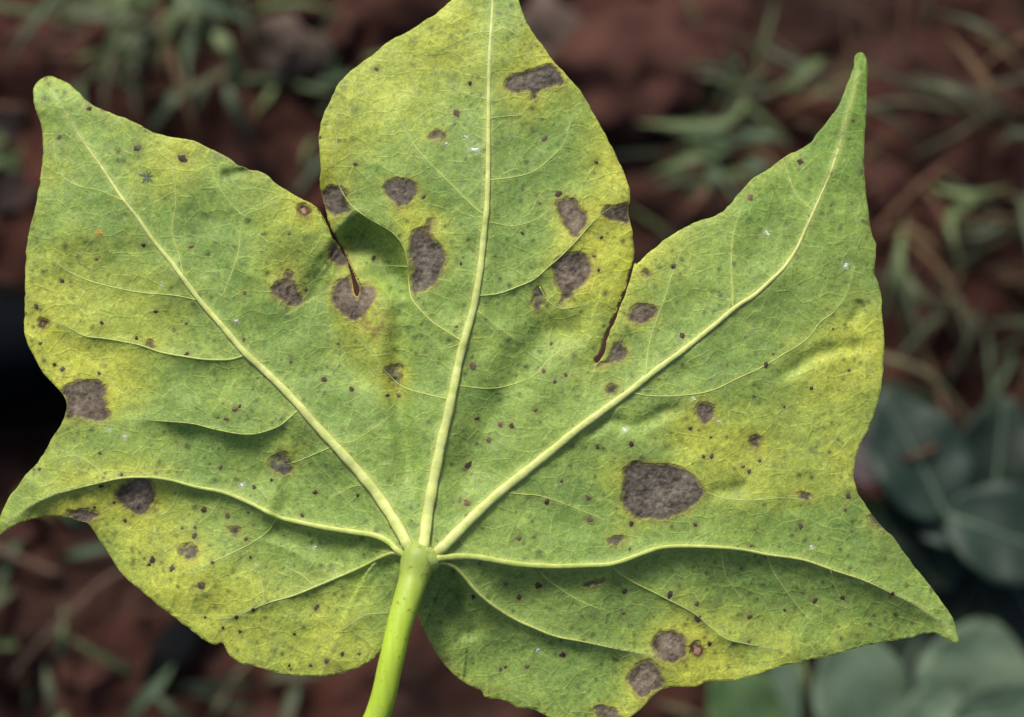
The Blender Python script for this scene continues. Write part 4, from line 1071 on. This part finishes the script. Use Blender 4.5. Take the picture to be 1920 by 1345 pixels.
twig('dry_straw', 'thin curved straw running right from the upper right leaf tip', 'straw', [(1600, 210, .008), (1680, 190, .014), (1760, 200, .010), (1840, 215, .004)], .0012, .0009, W3, SG)
twig('dry_straw', 'long pale straw under the lower left lobe', 'straw', [(20, 1275, .004), (80, 1200, .008), (135, 1145, .010), (200, 1085, .008), (260, 1060, .004)], .0016, .0010, W2, SG)
twig('dry_straw', 'short pale straw by the left edge below the lower left lobe tip', 'straw', [(-30, 1025, .006), (20, 1040, .010), (70, 1062, .006), (110, 1075, .003)], .0020, .0014, W2, SG)
twig('dry_straw', 'curved pale straw above the left lobe tip', 'straw', [(70, 72, .004), (110, 90, .008), (150, 80, .008), (175, 45, .004)], .0014, .0009, W1, SG)
twig('dry_straw', 'faint brown straw crossing at the foot of the big grass tuft', 'straw', [(225, 190, .006), (290, 172, .010), (360, 160, .010), (400, 145, .006)], .0013, .0010, W1, SG)
twig('dry_straw', 'dull straw at the bottom edge left of the stalk', 'straw', [(395, 1350, .004), (420, 1310, .008), (440, 1270, .006), (470, 1240, .003)], .0014, .0010, W3, SG)
twig('dry_straw', 'brown straw at the left edge beside the left lobe', 'straw', [(-20, 195, .004), (30, 205, .007), (60, 200, .004)], .0012, .0009, W1, SG)
twig('dry_straw', 'thin pale straw at the top left corner', 'straw', [(20, 110, .004), (70, 105, .007), (130, 110, .006), (190, 120, .003)], .0011, .0008, W4, SG)
twig('dry_straw', 'thin straw at the bottom edge below the lower right lobe', 'straw', [(1235, 1320, .004), (1290, 1335, .008), (1340, 1360, .004)], .0012, .0009, W3, SG)
twig('bent_stem', 'long grey-olive stem arching out from behind the right lobe', 'stem', [(1600, 640, .02), (1660, 672, .035), (1735, 700, .040), (1795, 765, .035), (1850, 840, .02), (1880, 890, .004)], .0020, .0013, W3)
twig('bent_stem', 'pale stem curving over the dark broad leaves', 'stem', [(1620, 775, .045), (1690, 782, .060), (1760, 790, .070), (1800, 835, .065), (1825, 890, .050), (1850, 930, .035)], .0019, .0014, W3)
twig('brown_twig', 'straight brown twig slanting beside the dent in the right leaf edge', 'twig', [(1590, 850, .05), (1640, 905, .055), (1700, 975, .055), (1770, 1040, .045), (1830, 1085, .030)], .0018, .0012, W4)
twig('brown_twig', 'short dark twig across the teal leaf', 'twig', [(1690, 862, .072), (1740, 845, .076), (1775, 828, .072)], .0011, .0013, W4)
twig('bent_stem', 'two-toned green stem between the pale leaves at the bottom', 'stem', [(1502, 1240, .03), (1510, 1285, .035), (1515, 1360, .02)], .0016, .0018, G1)

# ---- broad-leaved weeds
B1 = noise_mat('weed_teal', s2l((24, 42, 34)), s2l((38, 58, 48)), 45, rough=0.55, spec=0.35, bump=0.3, bump_scale=220, bump_dist=0.002, trans=0.15)
B2 = noise_mat('weed_dark', s2l((17, 30, 22)), s2l((30, 46, 33)), 45, rough=0.55, spec=0.35, bump=0.3, bump_scale=220, bump_dist=0.002, trans=0.15)
B3 = noise_mat('weed_sage', s2l((66, 86, 68)), s2l((96, 116, 94)), 40, rough=0.6, spec=0.3, bump=0.3, bump_scale=220, bump_dist=0.002, trans=0.15)
B4 = noise_mat('weed_green', s2l((64, 90, 52)), s2l((84, 110, 68)), 40, rough=0.6, spec=0.3, bump=0.3, bump_scale=220, bump_dist=0.002, trans=0.2)
B5 = noise_mat('weed_purple', s2l((52, 42, 48)), s2l((70, 58, 62)), 40, rough=0.6, spec=0.3, bump=0.3, bump_scale=220, bump_dist=0.002, trans=0.1)
BR = noise_mat('weed_rib', s2l((72, 92, 78)), s2l((92, 112, 94)), 60, rough=0.6, bump=0)
def weed_leaf(root, base, u, v, h, L, Wd, az, pitch, mat, cup=0.25, roll=0.0, rib=True):
    """ovate leaf, centre seen at (u, v), h metres up; az = direction its tip points"""
    c = gpt(u, v, h)
    ax = Vector((math.cos(az) * math.cos(pitch), math.sin(az) * math.cos(pitch), math.sin(pitch)))
    sd = Vector((-math.sin(az), math.cos(az), 0)); nr = ax.cross(sd)
    sd2 = sd * math.cos(roll) + nr * math.sin(roll); nr = ax.cross(sd2)
    n, m = 16, 8; V = []; F = []
    for i in range(n + 1):
        s = i / n
        w = 0.5 * Wd * (math.sin(math.pi * min(1, s * 0.96 + 0.03)) ** 0.62) * (1.12 - 0.3 * s)
        for j in range(m + 1):
            x = -1 + 2 * j / m
            z = cup * w * x * x - 0.16 * L * (s - 0.35) ** 2 + 0.035 * Wd * math.sin(5 * s * 3.1 + 2 * x) * abs(x)
            V.append(c + ax * ((s - 0.5) * L) + sd2 * (x * w) + nr * z - Vector(base))
    for i in range(n):
        for j in range(m):
            k = i * (m + 1) + j
            F.append((k, k + 1, k + m + 2, k + m + 1))
    o = mesh_obj('broad_leaf', V, F, mat, root)
    s_ = o.modifiers.new('thickness', 'SOLIDIFY'); s_.thickness = 0.0004; s_.offset = -1
    mid = [Vector(V[i * (m + 1) + m // 2]) + nr * 0.0003 for i in range(n + 1)]
    if rib:
        tube('midrib', mid, [0.0009 * (1 - 0.8 * i / n) for i in range(n + 1)], BR, o, (0, 0, 0), 5)
    b = Vector(V[m // 2]) + Vector(base)
    foot = Vector(base)
    k = [foot, foot * 0.6 + b * 0.4 + Vector((0, 0, 0.3 * (b.z - foot.z))), b]
    pth = [k[0] * (1 - t) ** 2 + k[1] * 2 * t * (1 - t) + k[2] * t * t for t in [i / 10 for i in range(11)]]
    tube('leaf_stalk', pth, [0.0011] * 11, W3, root, base, 6)
def weed(label, u, v, leaves, group='broad-leaved weeds at the lower right'):
    p = gpt(u, v, 0.0); base = Vector((p.x, p.y, gz(p.x, p.y) - 0.003))
    e = empty('broadleaf_weed', base)
    tag(e, label, 'weed', group)
    for a in leaves: weed_leaf(e, base, *a)
    return e
weed('dark teal broad-leaved weed right of the dent in the right leaf edge', 1745, 930, [
    (1715, 850, .060, .046, .034, R(115), .05, B1, .18, .1),
    (1640, 860, .048, .040, .024, R(160), -.1, B5, .3, .2),
    (1745, 985, .050, .046, .032, R(-70), -.1, B2, .2, .0),
    (1655, 985, .040, .026, .016, R(130), .1, B4, .2, .1)])
weed('deep green broad-leaved weed cut by the right edge of the picture', 1880, 960, [
    (1870, 880, .050, .050, .036, R(80), .1, B2, .2, .1),
    (1900, 1010, .060, .044, .034, R(-20), .0, B1, .2, -.1),
    (1835, 1075, .040, .044, .032, R(-120), -.1, B2, .2, .1),
    (1810, 985, .056, .030, .020, R(190), .1, B1, .25, .1),
    (1915, 1120, .045, .040, .030, R(-60), .0, B2, .2, .0)])
weed('pale sage round-leaved weed under the tip of the lower right lobe', 1800, 1330, [
    (1830, 1275, .050, .040, .039, R(75), .15, B3, .22, -.15),
    (1775, 1305, .040, .022, .012, R(200), .1, B3, .3, .1),
    (1895, 1340, .055, .036, .024, R(10), .1, B3, .25, .2),
    (1745, 1345, .050, .024, .018, R(230), .1, B3, .25, .1)])
weed('greyish sage weed with a broad upright leaf at the bottom edge', 1640, 1370, [
    (1610, 1300, .045, .046, .034, R(100), .15, B3, .22, .1),
    (1700, 1240, .030, .044, .034, R(60), .0, B2, .2, .0),
    (1660, 1230, .026, .034, .026, R(130), .0, B1, .2, .0)])
weed('small green weed with two oval leaves below the lower right lobe', 1420, 1390, [
    (1390, 1325, .040, .036, .025, R(110), .2, B4, .22, .1),
    (1465, 1310, .040, .038, .014, R(85), .2, B3, .3, -.3)])

# ---- dark shoe toe at the left edge
SH = noise_mat('shoe_navy', (0.002, 0.0026, 0.004), (0.0030, 0.0040, 0.006), 60, rough=0.85, spec=0.05, bump=0.3, bump_scale=700)
SO = noise_mat('shoe_sole', (0.0025, 0.0025, 0.0025), (0.005, 0.005, 0.005), 80, rough=0.85, spec=0.05, bump=0.3, bump_scale=400)
def shoe():
    c = gpt(-20, 610, 0.02)
    z0 = gz(c.x, c.y) + 0.004
    tipx = gpt(200, 700, 0.02).x
    base = Vector((tipx - 0.13, c.y - 0.002, z0))
    e = empty('shoe', base)
    tag(e, 'navy-black shoe toe at the left edge, half hidden by the left lobe', 'shoe')
    L = 0.26; n = 26; m = 16
    def prof(s):      # s 0 heel .. 1 toe
        w = 0.030 + 0.007 * math.sin(math.pi * min(1, s * 1.15)) - 0.004 * math.cos(6 * s)
        if s > 0.78: w *= math.sqrt(max(0.0, 1 - ((s - 0.78) / 0.22) ** 2))
        if s < 0.14: w *= math.sqrt(max(0.0, 1 - ((0.14 - s) / 0.141) ** 2))
        w *= 0.74
        h = 0.062 - 0.034 * min(1, max(0, (s - 0.35) / 0.4))
        if s < 0.08: h *= math.sqrt(max(0.0, 1 - ((0.08 - s) / 0.0805) ** 2))
        if s > 0.82: h *= math.sqrt(max(0.02, 1 - ((s - 0.82) / 0.19) ** 2))
        return w, h
    V = []; F = []
    for i in range(n + 1):
        s = i / n; w, h = prof(s)
        for j in range(m):
            a = math.pi * j / (m - 1)
            V.append(Vector(((s - 0.5) * L, w * math.cos(a) * (1.0 if math.sin(a) < .6 else 1), 0.012 + h * math.sin(a) ** 0.8)))
    for i in range(n):
        for j in range(m - 1):
            k = i * m + j; F.append((k, k + 1, k + m + 1, k + m))
    mesh_obj('upper', V, F, SH, e)
    V = []; F = []
    ring = []
    for sgn in (1, -1):
        for i in range(n + 1):
            s = i / n if sgn > 0 else 1 - i / n
            w, h = prof(s); ring.append(((s - 0.5) * (L + 0.008), sgn * (w + 0.004)))
    k = len(ring)
    for z in (0.0, 0.014): V += [Vector((x, y, z)) for x, y in ring]
    F = [tuple(range(k - 1, -1, -1)), tuple(range(k, 2 * k))] + [(i, (i + 1) % k, k + (i + 1) % k, k + i) for i in range(k)]
    mesh_obj('sole', V, F, SO, e, smooth=False)
    # lace across the top and a collar ring
    q = gpt(30, 567, 0.035) - base
    tube('lace', [Vector((0.01, -0.03, 0.075)), Vector((0.015, 0, 0.092)), Vector((0.01, 0.03, 0.075))], [.002] * 3, SO, e, (0, 0, 0), 6)
    ring_ = [Vector((-0.065 + 0.050 * math.cos(a), 0.0215 * math.sin(a), 0.068 + 0.006 * math.cos(a) ** 2)) for a in [6.2832 * i / 24 for i in range(25)]]
    tube('collar', ring_, [.005] * 25, SO, e, (0, 0, 0), 8, caps=False)
    e.rotation_euler = (0, 0, R(-4))
shoe()
# ---- thin, tapering near-black strip below the lower left lobe
PL = noise_mat('strip_black', (0.002, 0.0025, 0.0032), (0.004, 0.005, 0.006), 60, rough=0.8, spec=0.08, bump=0.3, bump_scale=300)
def strip():
    pts = [(420, 1120, .006), (375, 1160, .009), (345, 1195, .009), (318, 1230, .008), (292, 1262, .006), (275, 1290, .003)]
    q = []
    for (a, b, h) in pts:
        g = gpt(a, b, 0.0); g = gpt(a, b, gz(g.x, g.y) + h); q.append((g.x * 1000, g.y * 1000, g.z * 1000))
    c = catmull(q, 4.0) / 1000.0
    ws = np.interp(np.linspace(0, 1, len(c)), [0, .3, .55, .8, 1], [.010, .012, .015, .010, .004])
    V = []; F = []; m = len(c)
    for i in range(m):
        t = Vector(c[min(i + 1, m - 1)] - c[max(i - 1, 0)]).normalized(); a = t.cross(Vector((0, 0, 1))).normalized(); w = 0.5 * ws[i]
        for (x, z) in ((-1, 0), (-.4, .0012), (.4, .0006), (1, 0.001), (1, -.0004), (-1, -.0012)):
            V.append(Vector(c[i]) + a * (x * w) + Vector((0, 0, z)))
    for i in range(m - 1):
        for k in range(6):
            F.append((i * 6 + k, i * 6 + (k + 1) % 6, (i + 1) * 6 + (k + 1) % 6, (i + 1) * 6 + k))
    F += [tuple(range(5, -1, -1)), tuple(range((m - 1) * 6, m * 6))]
    o = mesh_obj('dark_strip', V, F, PL, None)
    tag(o, 'short black strip on the soil below the lower left lobe', 'strip')
strip()

# ---- clods: the larger ones are things, the crumbs are stuff
CL = [noise_mat('clod_red', s2l((54, 35, 31)), s2l((80, 54, 47)), 40, rough=0.95, spec=0.1, bump=0.7, bump_scale=150, bump_dist=0.003),
      noise_mat('clod_grey', s2l((70, 60, 54)), s2l((98, 86, 78)), 40, rough=0.95, spec=0.1, bump=0.7, bump_scale=150, bump_dist=0.003),
      noise_mat('clod_dark', s2l((40, 34, 34)), s2l((62, 54, 52)), 40, rough=0.95, spec=0.1, bump=0.7, bump_scale=150, bump_dist=0.003)]
import bmesh
def lump(rad, seed, sub=2, flat=0.6):
    bm = bmesh.new(); bmesh.ops.create_icosphere(bm, subdivisions=sub, radius=1.0)
    V = np.array([v.co[:] for v in bm.verts]); F = [[v.index for v in f.verts] for f in bm.faces]; bm.free()
    n = fbm(V[:, 0] * 1.3 + seed, V[:, 1] * 1.3 + V[:, 2] * 0.9, seed, 3)
    V = V * (1 + 0.7 * n)[:, None] * rad
    V[:, 2] *= flat
    return V, F
CG = 'soil clods around the leaf'
for i, (lab, u, v, r, mt) in enumerate([
    ('grey-brown clod at the top edge right of the middle lobe tip', 1030, 25, .016, 1),
    ('large red clod mound left of the spiky grass rosette', 1190, 110, .024, 0),
    ('reddish clod at the top edge above the rosette', 1330, 40, .022, 0),
    ('pale pinkish clod right of the upper right lobe', 1665, 340, .010, 0),
    ('dark grey lump at the left edge beside the left lobe', 15, 235, .008, 2),
    ('dark lump below the sprout at the left edge', 30, 370, .009, 2),
    ('pale pink clod at the top between left and middle lobes', 620, 15, .012, 0),
    ('brown clod above the small grass tuft', 540, 85, .012, 1),
    ('small pink clod in the lower left corner beside the straw', 130, 1255, .006, 0),
    ('small pink clod left of the black strip', 195, 1265, .006, 0),
    ('tiny red clod beneath the tip of the lower left lobe', 25, 1005, .006, 0)]):
    p = gpt(u, v, 0.0); V, F = lump(r, 100 + i, 4, 0.42)
    o = mesh_obj('soil_clod', V.tolist(), F, CL[mt]); o.location = (p.x, p.y, gz(p.x, p.y) + r * 0.12); o.rotation_euler = (0, 0, i * 1.3)
    tag(o, lab, 'clod', CG)
rc = random.Random(77)
V = []; F = []
for i in range(800):
    x = rc.uniform(-0.36, 0.36); y = rc.uniform(-0.26, 0.36); r = 0.0012 + 0.0045 * rc.random() ** 3
    v_, f_ = lump(r, i, 1, 0.75)
    b0 = len(V); zz = gz(x, y)
    V += [(a[0] + x, a[1] + y, a[2] + zz + r * 0.2) for a in v_]; F += [tuple(b0 + k for k in f) for f in f_]
o = mesh_obj('soil_crumbs', V, F, M['soil'])
tag(o, 'loose crumbs of red soil scattered over the ground', None, None, 'stuff')
